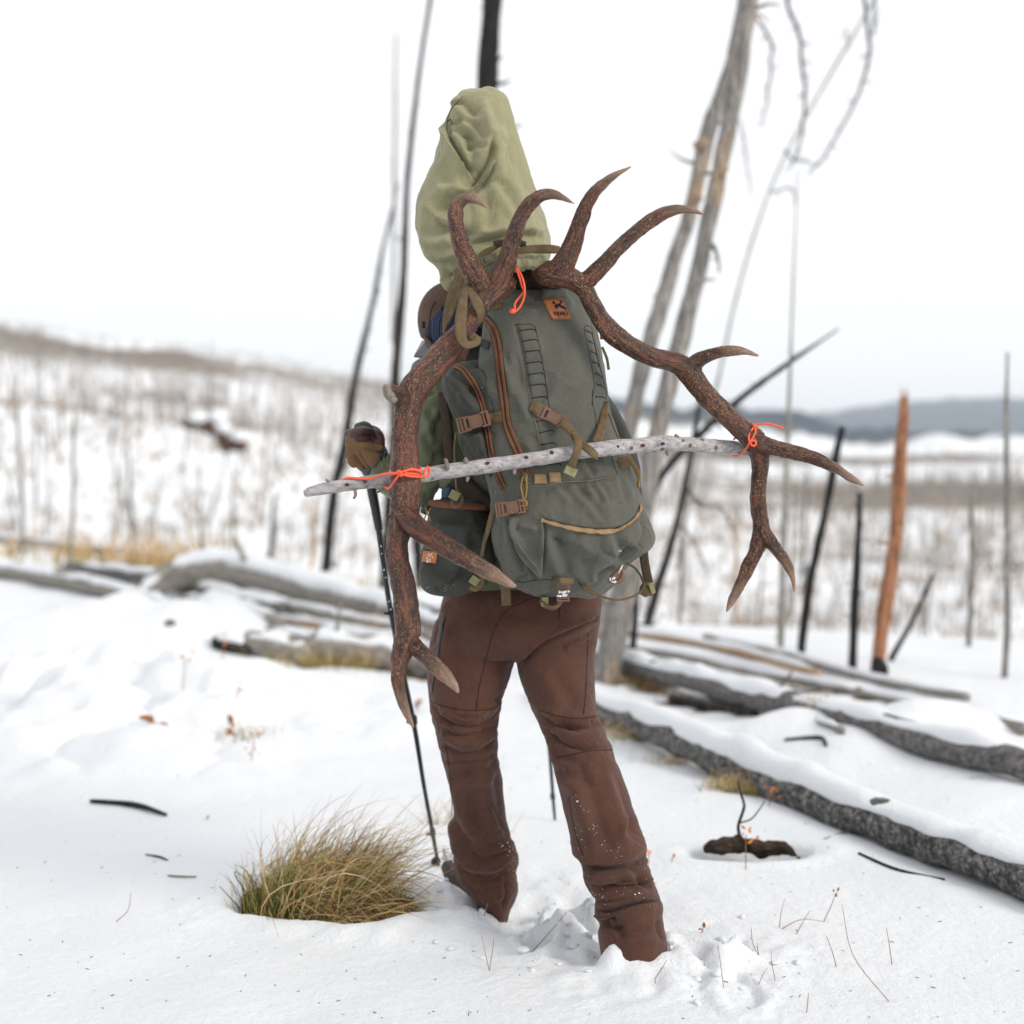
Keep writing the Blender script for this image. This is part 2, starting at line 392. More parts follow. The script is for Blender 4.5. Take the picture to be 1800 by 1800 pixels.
def near(x, y):
    """snow of the terrace, world z"""
    p = np.c_[x, y]
    z = fbm(p, .45, 3) * .05 + fbm(p, 2.2, 3, off=5) * .012 + fbm(p, 9, 3, off=9) * .0055
    for u, v, rx, ry, h in MOUNDS:
        c = PG(u, v); q = ((x - c[0]) / rx) ** 2 + ((y - c[1]) / ry) ** 2
        z = z + h * np.exp(-q * 1.6) * (1 + .25 * fbm(p, 3.5, 2, off=u))
    near_w = 1 - sst(np.hypot(x, y), 5.5, 7.5)
    z = z * (1 - .6 * near_w)
    # berm along the right log
    a, b = PG(1080, 1330), PG(1640, 1560); ab = (b - a)[:2]; L = np.hypot(*ab)
    t = ((x - a[0]) * ab[0] + (y - a[1]) * ab[1]) / L ** 2; s = ((x - a[0]) * ab[1] - (y - a[1]) * ab[0]) / L
    z = z + .025 * np.exp(-(s / .12) ** 2) * sst(t, -.1, .15) * (1 - sst(t, .95, 1.3))
    mw = np.exp(-(((x + 2.4) / 1.25) ** 2 + ((y - 7.5) / 1.15) ** 2)); z = z + np.abs(fbm(p, 1.9, 3, .55, off=21)) * .30 * mw
    # rough trodden snow about the feet
    n1 = fbm(p, 7, 3, .5, off=3)
    q = np.exp(-(((x - FOOTR[0] - .10) / .34) ** 2 + ((y - FOOTR[1] + .05) / .26) ** 2)); q2 = np.exp(-(((x - FOOTL[0] - .15) / .26) ** 2 + ((y - FOOTL[1] - .05) / .3) ** 2))
    z = z + (np.abs(n1) - .28) * .055 * q + (n1 * .05 - .075) * q2
    z = z + .045 * np.exp(-(((x - FOOTL[0] + .02) / .34) ** 2 + ((y - FOOTL[1] + .2) / .11) ** 2))
    for u_, v_, h_ in ((770, 1560, .035), (800, 1590, .075), (838, 1612, .07)):
        c_ = PG(u_, v_); z = z + h_ * np.exp(-(((x - c_[0]) / .085) ** 2 + ((y - c_[1]) / .075) ** 2)) * (1 + .2 * n1)
    c_ = PG(1112, 1712); z = z + .045 * np.exp(-(((x - c_[0]) / .13) ** 2 + ((y - c_[1]) / .05) ** 2)) * (1 + .5 * n1)
    c = PG(250, 1800); z = z + 0 * x
    # hollow of the grass clump, lipped on the near side
    ang = np.arctan2(y - PIT[1], x - PIT[0]); rr = np.hypot((x - PIT[0]) / .27, (y - PIT[1] + .18 * (x - PIT[0])) / .2) * (1 + .06 * np.sin(3 * ang + 1) + .04 * np.sin(7 * ang) + .07 * fbm(p, 14, 3, off=31))
    z = z + .03 * np.exp(-((rr - 1.25) / .3) ** 2) * (rr > .9) - .17 * (1 - sst(rr, .82, 1.02))
    rr = np.hypot((x - PITR[0]) / .21, (y - PITR[1]) / .10)
    z = z + .015 * np.exp(-((rr - 1.3) / .3) ** 2) - .07 * (1 - sst(rr, .7, 1.05))
    for u_, v_, sx_, sy_, dp_ in ((1228, 1672, .055, .11, .04), (1000, 1592, .06, .13, .07), (1300, 1745, .05, .09, .02), (945, 1655, .045, .09, .035)):
        c_ = PG(u_, v_); rr = np.hypot((x - c_[0]) / sx_, (y - c_[1]) / sy_) * (1 + .18 * fbm(p, 22, 2, off=u_)); z = z - dp_ * (1 - sst(rr, .75, 1.15)) + .016 * np.exp(-((rr - 1.4) / .3) ** 2) * (1 + 1.2 * n1)
    for u, v, s in ((240, 1700, .16), (470, 1800, .12), (1240, 1640, .09)):
        c = PG(u, v); z = z - .02 * np.exp(-(((x - c[0]) / s) ** 2 + ((y - c[1]) / s) ** 2))
    return z
def H(x, y):
    x = np.atleast_1d(np.asarray(x, float)); y = np.atleast_1d(np.asarray(y, float))
    r = np.hypot(x, y); az = np.arctan2(x, np.maximum(y, 1e-3)); az = np.clip(az, -.6, .6)
    u = 900 + FPX * np.tan(az)
    re = IP(u, [0, 300, 450, 700, 1000, 1200, 1600], [18.5, 17.8, 16, 15.2, 13, 10.6, 10.2])
    rows = {}
    r1 = IP(u, [-600, 0, 213, 480, 620, 700, 900, 1070, 1170, 1300, 1586, 2200], [500, 572, 600, 632, 662, 676, 725, 775, 786, 798, 808, 815])
    h2 = IP(u, [-600, 700, 900, 1069, 1105, 1193, 1260, 1322, 1377, 1450, 1523, 1700, 2200], [700, 700, 690, 702, 711, 718, 714, 722, 731, 750, 762, 775, 770])
    h2 = h2 + 3 * np.sin(u / 23.) + 2 * np.sin(u / 9.)
    h3 = IP(u, [-600, 1000, 1380, 1450, 1560, 1700, 2200], [760, 765, 738, 727, 712, 702, 700])
    def zr(row, rad): return CAMH + rad * row_tan(u, row)
    zf = -5.0
    z1 = zr(r1, 170.); zq = zf + (z1 - zf) * .38
    ks = [(0, 0 * u), (0, 0 * u)]
    rad = [re, re + 16, 0 * u + 75, 0 * u + 170, 0 * u + 600, 0 * u + 1500, 0 * u + 3000, 0 * u + 5500, 0 * u + 7500]
    zz = [0 * u, 0 * u + zf, zq, z1, zr(np.maximum(r1 + 0, 790) - 4, 600.), zr(h2, 1500.), zr(0 * u + 775, 3000.), zr(h3, 5500.), zr(0 * u + 770, 7500.)]
    z = np.zeros_like(r)
    for i in range(len(rad) - 1):
        a, b = rad[i], rad[i + 1]; t = np.clip((r - a) / (b - a), 0, 1); s = t * t * (3 - 2 * t) if i in (0, 5, 6, 7) else t
        if i == 2: s = t ** .95
        k = (r >= a) & (r < b); z = np.where(k, zz[i] * (1 - s) + zz[i + 1] * s, z)
    z = np.where(r >= rad[-1], zz[-1], z)
    k = sst(r, re - 2.5, re + 1)
    zn = np.zeros_like(z); m = r < 24
    if m.any(): zn[m] = near(x[m], y[m])
    z = z + zn * (1 - k)
    p = np.c_[x, y]
    z = z + fbm(p, .12, 3) * .5 * sst(r, re + 3, re + 25) + fbm(p, .02, 4) * np.clip((r - 150) / 60., 0, 8) * (r < 7000)
    back = (y < 0); z = np.where(back & (r > 8), 0.0 + fbm(p, .1, 2) * .3, z)
    return z
def Hs(x, y): return float(H(x, y)[0])

LOGLINES = [[(213, 1064, 12), (350, 1090, 9)], [(470, 1116, 12), (600, 1134, 12), (700, 1150, 10)], [(400, 1040, 12), (600, 1090, 14), (760, 1124, 12)], [(1180, 1220, 12), (1400, 1264, 11)], [(225, 1062, 12), (310, 1034, 22), (440, 1018, 30), (520, 1040, 28), (600, 1060, 26), (690, 1082, 24), (770, 1104, 22)], [(-60, 940, 9), (90, 956, 9), (213, 972, 9), (300, 982, 8), (380, 996, 7)],
            [(-80, 990, 12), (60, 1012, 13), (180, 1034, 14), (262, 1062, 13), (330, 1076, 10)], [(330, 1062, 9), (450, 1080, 11), (560, 1098, 8), (740, 1128, 8)], [(436, 1130, 22), (543, 1150, 20), (600, 1148, 26), (660, 1154, 25), (740, 1166, 22), (830, 1184, 20)],
            [(1060, 1154, 18), (1200, 1192, 22), (1304, 1220, 24), (1450, 1258, 26)], [(1100, 1142, 7), (1300, 1176, 8), (1418, 1200, 8), (1586, 1234, 10)]]
azs = np.concatenate([np.linspace(-180, -32, 22)[:-1], np.linspace(-32, -21.5, 12)[:-1], np.linspace(-21.5, 21.5, 300), np.linspace(21.5, 32, 12)[1:], np.linspace(32, 180, 22)[1:-1]])
rs = np.concatenate([[.05, .4, .9, 1.4, 1.9, 2.3, 2.6, 2.85], 3.0 * 1.0036 ** np.arange(0, 305), ])
rs = np.concatenate([rs, rs[-1] * 1.03 ** np.arange(1, 232)])
A, Rg = np.meshgrid(np.radians(azs), rs)
gx, gy = (Rg * np.sin(A)).ravel(), (Rg * np.cos(A)).ravel(); gz = H(gx, gy)
nr, na = Rg.shape
idx = np.arange(nr * na).reshape(nr, na)
q = np.stack([idx[:-1], np.roll(idx, -1, 1)[:-1], np.roll(idx, -1, 1)[1:], idx[1:]], -1).reshape(-1, 4)
# how much bare ground shows (base colour): litter and painted shade by the logs, brush on the far slopes
gu, gv, gd = proj(np.c_[gx, gy, gz]); gr = np.hypot(gx, gy)
soil_shade = np.full(len(gx), -.5)
def blot(u, v, rx, ry, amt):
    c = PG(u, v); return amt * np.exp(-(((gx - c[0]) / rx) ** 2 + ((gy - c[1]) / ry) ** 2))
for b_ in [(610, 1174, .5, .35, 1.5), (690, 1172, .45, .3, 1.4), (560, 1168, .3, .25, 1.3), (740, 1100, .5, .5, 1.2), (250, 1085, .6, .25, 1.0), (150, 1078, .8, .3, 1.0), (240, 990, 2.0, .9, 1.2), (100, 1000, 2.0, 1.0, 1.2), (560, 1092, 1.4, .28, .9), (640, 1095, 1.2, .3, .9),
           (1180, 1210, .55, .42, 1.3), (1300, 1240, .5, .2, 1.25), (1120, 1200, .5, .4, 1.2), (1420, 1275, .4, .2, .95), (1360, 1205, .6, .2, .85), (1500, 1225, .6, .2, .85), (1110, 1302, .14, .08, 1.0), (1200, 1340, .16, .06, .9),
           (1290, 1402, .13, .05, 1.2), (1480, 1310, .25, .15, .9), (1700, 1380, .5, .3, 1.0), (60, 1180, .6, .3, .7), (450, 1040, 1.2, .8, .7), (760, 1085, .8, .5, .9)]:
    soil_shade = np.maximum(soil_shade, -.5 + blot(*b_))
rr_ = np.hypot((gx - PIT[0]) / .27, (gy - PIT[1] + .18 * (gx - PIT[0])) / .2); soil_shade = np.where(rr_ < 1.0, 1.8, soil_shade)
rr_ = np.hypot((gx - PITR[0]) / .21, (gy - PITR[1]) / .10); soil_shade = np.where(rr_ < .75, .62, soil_shade)
for rows in LOGLINES:  # brown litter plus the dark gap of shade under each log, painted together
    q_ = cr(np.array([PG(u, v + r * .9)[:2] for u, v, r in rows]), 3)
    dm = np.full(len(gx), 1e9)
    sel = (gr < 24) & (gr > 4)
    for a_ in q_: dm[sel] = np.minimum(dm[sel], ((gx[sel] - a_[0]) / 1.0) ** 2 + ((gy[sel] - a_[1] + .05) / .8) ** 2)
    soil_shade = np.where(sel, np.maximum(soil_shade, -.5 + 1.25 * np.exp(-dm / .22 ** 2)), soil_shade)
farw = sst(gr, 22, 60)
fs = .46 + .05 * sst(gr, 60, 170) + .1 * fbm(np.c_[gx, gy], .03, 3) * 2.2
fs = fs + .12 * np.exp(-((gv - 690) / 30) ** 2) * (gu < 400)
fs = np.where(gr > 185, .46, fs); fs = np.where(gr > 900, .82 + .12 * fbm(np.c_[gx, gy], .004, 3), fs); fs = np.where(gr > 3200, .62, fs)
soil_shade = np.where(gr > 19, np.maximum(soil_shade, (-.5) * (1 - farw) + fs * farw), soil_shade)
ground = solo('snow_ground', (np.c_[gx, gy, gz], [tuple(r) for r in q.tolist()]), M_GROUND, None, None, loc=(0, 0, 0), kind='structure', attrs={'soil_shade': soil_shade, 'far': sst(gr, 25, 70) + sst(gr, 800, 1200)})

# ------------------------------------------------------------------ logs, with snow lying along their tops
def log(rows, mat, label, cap=1.0, seg=18, z=0.0, group=None, caps=None, name='fallen_log', knots=0, dpt=None, capw=1.0):
    """rows (u, v of the centre line, radius px)"""
    a = []
    for u, v, r in rows:
        d = G(u, v + r * .95, z) if dpt is None else dpt
        for _ in range(3):
            w_ = P(u, v + r * .95, d); hz = Hs(w_[0], w_[1]); d = .5 * d + .5 * min(G(u, v + r * .95, hz), 26)
        a.append((u, v, d, r))
    a = np.array(a, float)
    if len(a) > 3: a[:, 2] = 1 / np.polyval(np.polyfit(a[:, 0], 1 / a[:, 2], 2), a[:, 0])
    a = cr(a, 8); p = PA(a[:, :3]); rad = a[:, 3] * a[:, 2] / FPX
    ph = random.random() * 9
    p = p + np.c_[np.zeros(len(p)), np.zeros(len(p)), fbm(p, 1.4, 2, off=ph) * rad * .1]
    V, F = tube(p, rad, seg); V = V + nrm(V - np.repeat(np.vstack([p[0], p, p[-1]]), seg, 0)) * (fbm(V, 7, 3, off=ph) * rad.mean() * .16)[:, None]
    mid = p[len(p) // 2]; t = thing(name, label, 'log', (mid[0], mid[1], mid[2] - rad.mean()), group)
    part('trunk', (V, F), mat, t)
    for k in range(knots):
        i = random.randrange(3, len(p) - 3); dr = nrm(np.array([random.uniform(-.5, .5), -random.random(), random.uniform(.2, 1)]))
        L = rad[i] * random.uniform(1.3, 3)
        q_ = np.array([p[i] + dr * rad[i] * .6, p[i] + dr * (rad[i] * .8 + L * .5), p[i] + dr * (rad[i] + L) + np.array([0, 0, L * .2])])
        part('branch_stub', tube(cr(q_, 4), np.linspace(rad[i] * .2, rad[i] * .07, 9), 7), mat, t)
    if cap:
        n = len(p); s = np.linspace(0, 1, n); w = np.clip(np.minimum(s, 1 - s) * 14, .25, 1)
        hgt = rad * (.5 * cap) * np.clip(1 + .95 * fbm(p, 3.2, 4, off=ph), .05, 2); top = p + np.array([0, 0, 1.0]) * (rad * .62)[:, None]
        tt, N, B = frames(p); side = nrm(np.cross(tt, [0, 0, 1.0])); th = np.linspace(0, 2 * math.pi, 16, endpoint=False)
        Vc = top[:, None, :] + (np.cos(th)[None, :, None] * side[:, None, :] * (rad * .84 * capw * w)[:, None, None]) + (np.where(np.sin(th) > 0, np.sin(th), np.sin(th) * .55)[None, :, None] * np.array([0, 0, 1.0]) * ((hgt + rad * .25) * w)[:, None, None])
        Vc = Vc.reshape(-1, 3); Vc += fbm(Vc, 9, 3, off=3)[:, None] * np.array([.6, .6, 1]) * rad.mean() * .13
        Fc = []
        for i in range(n - 1):
            for j in range(16):
                k = (j + 1) % 16; Fc.append((i * 16 + j, i * 16 + k, (i + 1) * 16 + k, (i + 1) * 16 + j))
        Fc += [tuple(range(15, -1, -1)), tuple((n - 1) * 16 + j for j in range(16))]
        part('snow_cap', (Vc, Fc), M_SNOW, t)
    return t
log([(225, 1062, 10), (262, 1036, 19), (310, 1012, 27), (380, 1002, 32), (440, 1014, 33), (520, 1034, 32), (600, 1055, 30), (690, 1078, 27), (770, 1104, 18), (850, 1122, 16)], W_GREYLOG, 'long grey fallen log bent upward at its left end, lying behind the glove side pole', .5, knots=3)
log([(-60, 940, 9), (90, 956, 9), (213, 972, 9), (300, 982, 8), (380, 996, 7)], W_GREYLOG, 'slim brown fallen log farthest back at the left under golden grass', .6)
log([(-80, 990, 14), (60, 1012, 16), (180, 1034, 17), (262, 1062, 16), (330, 1078, 13), (400, 1094, 10)], W_GREYLOG, 'grey fallen log coming in from the left edge below the slim brown one', .8)
log([(320, 1050, 9), (400, 1062, 13), (450, 1078, 14), (490, 1094, 11)], W_GREYLOG, 'short broken grey log end lying under the bent log', .6)
log([(470, 1086, 7), (560, 1098, 8), (650, 1112, 8), (740, 1128, 8)], W_TAN, 'thin tan pole lying in snow in front of the bent log', 1.3)
log([(120, 1000, 12), (240, 1012, 15), (330, 1030, 15), (420, 1052, 14), (500, 1072, 12)], W_DGREY, 'dark grey fallen log crossing behind the bent log at left', .5)
log([(400, 1036, 10), (500, 1062, 12), (600, 1086, 13), (700, 1106, 12), (760, 1120, 11)], W_GREYLOG, 'straight brownish grey log just in front of the bent log', .35)
log([(470, 1112, 10), (560, 1126, 11), (640, 1136, 10), (700, 1146, 10)], W_DGREY, 'narrow dark log lying on brown litter behind the thick mid left log', .5)
log([(213, 1064, 10), (280, 1072, 11), (350, 1090, 9)], W_TAN, 'short rusty brown broken log at far left', .4)
log([(1180, 1218, 10), (1290, 1240, 11), (1400, 1262, 10), (1480, 1284, 8)], W_GREYLOG, 'half buried grey log between the two big right logs', .9)
log([(1240, 1120, 7), (1380, 1150, 8), (1520, 1190, 8), (1700, 1226, 8)], W_GREYLOG, 'slender grey fallen pole at the back right, near the black snags', .8)
log([(436, 1128, 20), (480, 1136, 22), (520, 1144, 21), (541, 1150, 19)], W_GREYLOG, 'short split grey log piece beside the snow mound', .9)
log([(550, 1136, 26), (600, 1142, 30), (660, 1148, 29), (740, 1162, 22), (830, 1182, 20)], W_GREYLOG, 'thick grey log over dark bare ground and dry brush at mid left', .5, knots=2)
log([(560, 1112, 9), (640, 1120, 10), (720, 1134, 10), (800, 1150, 9)], W_GREYLOG, 'slim grey pole half buried between the tan pole and the thick mid left log', 1.3)
log([(150, 1068, 12), (240, 1084, 13), (300, 1098, 9)], W_DGREY, 'dark rotten log end at far left below the others', .9)
log([(634, 1040, 9), (680, 1050, 10), (740, 1066, 10), (800, 1084, 9)], W_CHAR, 'short black charred log behind the bent grey log', .3)
log([(380, 1128, 14), (410, 1132, 18), (436, 1140, 14)], W_CHARSPOT, 'dark stump end poking out of the snow mound at left', 1.2)
log([(960, 1214, 20), (1050, 1247, 24), (1200, 1302, 30), (1304, 1350, 35), (1450, 1408, 38), (1584, 1452, 38), (1700, 1498, 41), (1900, 1574, 47)], W_ALLI, 'thick charcoal fallen log with cracked bark nearest on the right, deep snow on top', .95, seg=26, knots=0)
log([(960, 1128, 15), (1060, 1154, 18), (1089, 1164, 19), (1200, 1192, 22), (1304, 1220, 24), (1450, 1258, 26), (1584, 1290, 28), (1850, 1360, 26)], W_DGREY, 'dark fallen log second on the right with a smooth snow cap', .8, seg=22, knots=2)
log([(1090, 1112, 7), (1180, 1122, 8), (1300, 1146, 7.5), (1437, 1184, 6)], W_TAN, 'thin tan fallen pole farthest back on the right', 1.6)
log([(1100, 1142, 7), (1190, 1152, 8), (1300, 1176, 8), (1418, 1200, 8), (1500, 1216, 9), (1586, 1234, 10), (1800, 1280, 11)], W_GREYLOG, 'thin grey fallen log behind the second right log', 1.2)
log([(1180, 1228, 7), (1260, 1244, 8), (1360, 1256, 7)], W_CHARSPOT, 'small dark branch lying in brown litter between the two right logs', 0)
log([(1510, 1500, 2.5), (1560, 1522, 3), (1600, 1534, 3), (1660, 1546, 2.5)], W_CHAR, 'thin dark stick lying on the snow at lower right', 0, name='fallen_stick', seg=7)
log([(1448, 1476, 2), (1480, 1464, 2.2), (1500, 1462, 2)], W_GREYLOG, 'little grey twig lying on the snow berm at right', 0, name='fallen_stick', seg=6)
log([(1380, 1300, 3), (1440, 1296, 4), (1452, 1310, 3)], W_CHARSPOT, 'forked brown stick standing out of snow behind the nearest right log', 0, name='fallen_stick', seg=6)
log([(160, 1408, 4), (213, 1412, 5), (250, 1418, 5), (292, 1432, 3)], W_CHAR, 'dark crooked stick half under snow at far left', 0, name='fallen_stick', seg=8)
log([(256, 1502, 1.2), (280, 1506, 1.6), (295, 1512, 1)], W_CHAR, 'tiny dark twig lying on snow left of the grass clump', 0, name='fallen_stick', seg=6)
log([(295, 1539, 1.6), (322, 1541, 2), (345, 1541, 1.4)], W_GREYLOG, 'short pale twig lying on snow left of the grass clump', 0, name='fallen_stick', seg=6)

# ------------------------------------------------------------------ standing dead trees
def dtree(rows, d, mat, label, branches=(), group=None, seg=14, tilt=0.0, ground_=True, cat='tree', name='dead_tree', mat2=None):
    """rows (u, v, r px) from the foot up; d depth of the foot"""
    a = np.array([(u, v, d + tilt * (rows[0][1] - v) / 1000., r) for u, v, r in rows], float)
    foot = P(*a[0, :3])
    if ground_:
        zg = Hs(foot[0], foot[1]) - .08
        k = (foot[2] - zg) / d * FPX
        if k > 0: a = np.vstack([[a[0, 0] - (a[1, 0] - a[0, 0]) * k / max(40, abs(a[1, 1] - a[0, 1])), a[0, 1] + k, a[0, 2], a[0, 3] * 1.15], a])
    c = cr(a, 8); p = PA(c[:, :3]); r = c[:, 3] * c[:, 2] / FPX
    ph = random.random() * 20
    p[:, 0] += fbm(p, .9, 2, off=ph) * r * .5
    V, F = tube(p, r, seg); cen = np.repeat(np.vstack([p[0], p, p[-1]]), seg, 0)
    V = V + (V - cen) * (fbm(V * np.array([1, 1, .35]), 14, 3, off=ph) * .16)[:, None]
    t = thing(name, label, cat, P(*a[0, :3]), group)
    part('trunk', (V, F), mat, t)
    if rows[0][3 - 1] > 5:
        for _ in range(random.randint(4, 8)):
            i = random.randrange(4, len(p) - 2); sgn = random.choice((-1, 1)); L = r[i] * random.uniform(1.2, 3.5)
            dr = nrm(np.array([sgn, random.uniform(-.6, .6), random.uniform(-.2, .7)])); q_ = np.array([p[i] + dr * r[i] * .5, p[i] + dr * (r[i] + L * .5), p[i] + dr * (r[i] + L) + np.array([0, 0, random.uniform(-.3, .4) * L])])
            part('branch_stub', tube(cr(q_, 3), np.linspace(r[i] * .28, r[i] * .06, 7), 6), mat, t)
    for b in branches:
        q_ = cr(np.array([(x, y, d + dz, rr) for x, y, dz, rr in b]), 5); pp = PA(q_[:, :3])
        wig = np.c_[fbm(pp, 9, 3, off=ph), np.zeros(len(pp)), fbm(pp, 9, 3, off=ph + 3)] * .012
        vf = [tube(pp + wig, q_[:, 3] * q_[:, 2] / FPX, 6)]
        for k in range(2, len(pp), 2):       # short side shoots
            dr = nrm(RNG.normal(size=3) * np.array([1, .6, 1])); L = RNG.uniform(.02, .07) * d / 10
            vf.append(tube(np.array([pp[k] + wig[k], pp[k] + dr * L * .5 + wig[k], pp[k] + dr * L + wig[k]]), [q_[k, 3] * d / FPX * .6, q_[k, 3] * d / FPX * .5, q_[k, 3] * d / FPX * .3], 4))
        part('branch', merge(*vf), mat2 or mat, t)
    return t
dtree([(852, 1120, 19), (852, 800, 18), (857, 400, 17.5), (860, 170, 17), (865, 0, 17), (868, -150, 15)], 10.5, W_CHAR, 'black burnt tree trunk rising straight up behind the green bag', branches=[((862, 120, 0, 4), (880, 100, -.05, 2)), ((862, 30, 0, 4), (846, 12, 0, 2))])
dtree([(676, 1062, 9), (692, 770, 9), (697, 640, 8.5), (702, 560, 7.5), (707, 500, 7), (715, 330, 5), (735, 140, 4), (757, 0, 3.2), (775, -120, 2)], 12, W_CHARSPOT, 'tall slim black tree just left of the green bag, bending slightly right at top')
dtree([(570, 1018, 9.5), (590, 870, 9), (610, 760, 8), (625, 665, 6.5), (655, 530, 4.5), (672, 440, 3.2), (690, 370, 2.4), (700, 320, 1.2)], 14.8, W_CHAR, 'slim black leaning snag behind the gloved hand', branches=[((600, 820, 0, 2), (622, 812, 0, 1)), ((655, 530, 0, 2), (668, 505, 0, 1))])
dtree([(690, 600, 3), (692, 380, 3), (694, 200, 2.6), (696, 60, 1.8)], 24, W_GREY, 'faint far grey snag behind the slim black tree', ground_=False)
dtree([(736, 1046, 9), (735, 1000, 9), (733, 940, 8.5), (730, 800, 8)], 13.5, W_CHAR, 'dark stump-like burnt trunk seen between pole and belt pouch', name='dead_tree')
dtree([(1062, 1215, 24), (1078, 1120, 23), (1100, 1020, 21), (1130, 880, 18), (1163, 720, 17), (1198, 590, 16), (1229, 470, 15.5), (1265, 320, 15), (1293, 170, 14.5), (1318, 20, 16), (1345, -130, 14)], 8.5, W_GREY, 'right hand one of two leaning grey trunks crossing the right antler',
      branches=[((1250, 430, 0, 5), (1262, 455, -.1, 3), (1262, 475, -.1, 2)), ((1262, 320, 0, 5), (1275, 300, -.1, 2))])
dtree([(1044, 1160, 17), (1056, 1080, 16.5), (1080, 900, 16), (1106, 780, 15.5), (1131, 660, 15), (1161, 540, 14.5), (1187, 440, 13.5), (1212, 370, 13.5), (1244, 240, 13.5), (1278, 130, 12), (1305, 20, 13), (1330, -130, 12)], 9.3, W_GREY, 'left hand one of two leaning grey trunks, with dark knots',
      branches=[((1228, 255, -.05, 12), (1240, 245, -.12, 8)), ((1224, 340, -.05, 10), (1228, 350, -.1, 6)), ((1165, 540, 0, 4), (1150, 520, 0, 2))])
dtree([(1190, 1000, 3), (1228, 800, 2.8), (1262, 670, 2.6), (1290, 540, 2.2), (1330, 400, 2), (1375, 285, 2), (1460, 130, 2), (1560, -40, 2)], 12, W_GREY, 'thin dead tree with drooping twiggy branches at upper right', ground_=False, mat2=W_CHARSPOT,
      branches=[((1425, -60, -.4, 3), (1385, -5, -.4, 3), (1402, 50, -.4, 3), (1412, 120, -.4, 2.8), (1414, 190, -.4, 2.4), (1404, 250, -.4, 2), (1390, 295, -.3, 1.5)),
                ((1500, -60, -.3, 3), (1518, 0, -.3, 3), (1528, 70, -.3, 2.9), (1522, 130, -.3, 2.6), (1492, 200, -.3, 2.2), (1455, 265, -.3, 2), (1420, 305, -.2, 1.4)),
                ((1330, 30, -.3, 2.2), (1352, 70, -.3, 2.4), (1356, 105, -.3, 2), (1350, 160, -.3, 1.7), (1340, 220, -.3, 1)),
                ((1376, 268, -.2, 1.5), (1400, 280, -.2, 1.4), (1440, 290, -.2, 1)), ((1300, 210, 0, 1.3), (1312, 270, 0, 1.2), (1318, 340, 0, .8)),
                ((1540, -30, -.1, 2), (1535, 60, -.1, 1.6), (1545, 20, 0, 1)), ((1350, 340, 0, 1.6), (1390, 330, 0, 1.2), (1400, 360, 0, .8)),
                ((1488, 50, -.2, 1.3), (1492, 80, -.2, 1))])
dtree([(1132, 900, 8), (1170, 828, 7), (1230, 765, 6.5), (1290, 710, 6), (1345, 668, 5), (1395, 632, 4), (1430, 608, 2.8), (1474, 578, 1.2)], 9.9, W_CHAR, 'leaning broken black pole slanting up to the right behind the right antler', ground_=False, cat='dead tree', name='leaning_snag', branches=[((1250, 745, 0, 2), (1268, 752, 0, 1.2)), ((1395, 632, 0, 1.5), (1390, 610, 0, 1))])
dtree([(1374, 1152, 7), (1378, 1000, 6), (1383, 850, 4.5), (1390, 620, 2.6), (1396, 450, 1.6), (1402, 300, .8)], 9.9, W_GREYLOG, 'slim tan dead trunk behind the forked end of the right antler')
dtree([(1409, 1164, 7), (1420, 1060, 7.5), (1436, 970, 7), (1455, 880, 6.5), (1470, 800, 6.5), (1480, 752, 6)], 9.5, W_CHAR, 'black leaning broken snag second from the right group')
dtree([(1501, 1200, 8), (1503, 1100, 7.5), (1506, 1000, 7), (1510, 920, 6), (1511, 868, 4.5)], 9.0, W_CHAR, 'short straight black snag between leaning snag and orange trunk')
t10 = dtree([(1546, 1208, 12.5), (1550, 1150, 12.5), (1558, 1040, 12.5), (1570, 900, 11.5), (1580, 780, 10.5), (1586, 725, 8), (1588, 700, 3)], 8.7, W_RUST, 'orange brown bare trunk with a black burnt foot at right')
for k_ in range(6): part('splinter', tube(np.array([P(1583 + k_ * 2, 735, 8.7), P(1583 + k_ * 2.2, 715, 8.69), P(1583 + k_ * 2.5 + random.uniform(-2, 2), 700 - random.uniform(0, 26), 8.69)]), [.012, .007, .001], 5), W_RUST, t10)
dz = 8.66
part('burnt_foot', pxtube([(1544, 1226, dz, 17), (1544, 1195, dz, 16.5), (1546, 1175, dz, 15.5), (1541, 1160, dz, 9)], seg=12), W_CHAR, t10, label='black charred foot of the trunk')
dtree([(1566, 1160, 5), (1576, 1142, 5), (1590, 1118, 4.5), (1610, 1080, 4), (1640, 1010, 3)], 9.4, W_CHAR, 'small dark leaning stick beside the orange brown trunk', ground_=False)
dtree([(1112, 1142, 6), (1118, 1060, 5.5), (1126, 940, 5), (1132, 800, 4)], 9.4, W_CHAR, 'thin dark pole standing beside the base of the leaning grey trunk')
dtree([(1137, 1104, 8), (1152, 1040, 7.5), (1171, 983, 7), (1193, 903, 6.5), (1212, 800, 5.5), (1230, 700, 4)], 10.5, W_CHARSPOT, 'brown leaning trunk between the grey trunks and the right antler', branches=[((1205, 850, 0, 3), (1230, 885, 0, 2), (1262, 890, 0, 1.5), (1290, 930, 0, 1)), ((1190, 920, 0, 2), (1225, 960, 0, 1.4), (1245, 1010, 0, 1))])
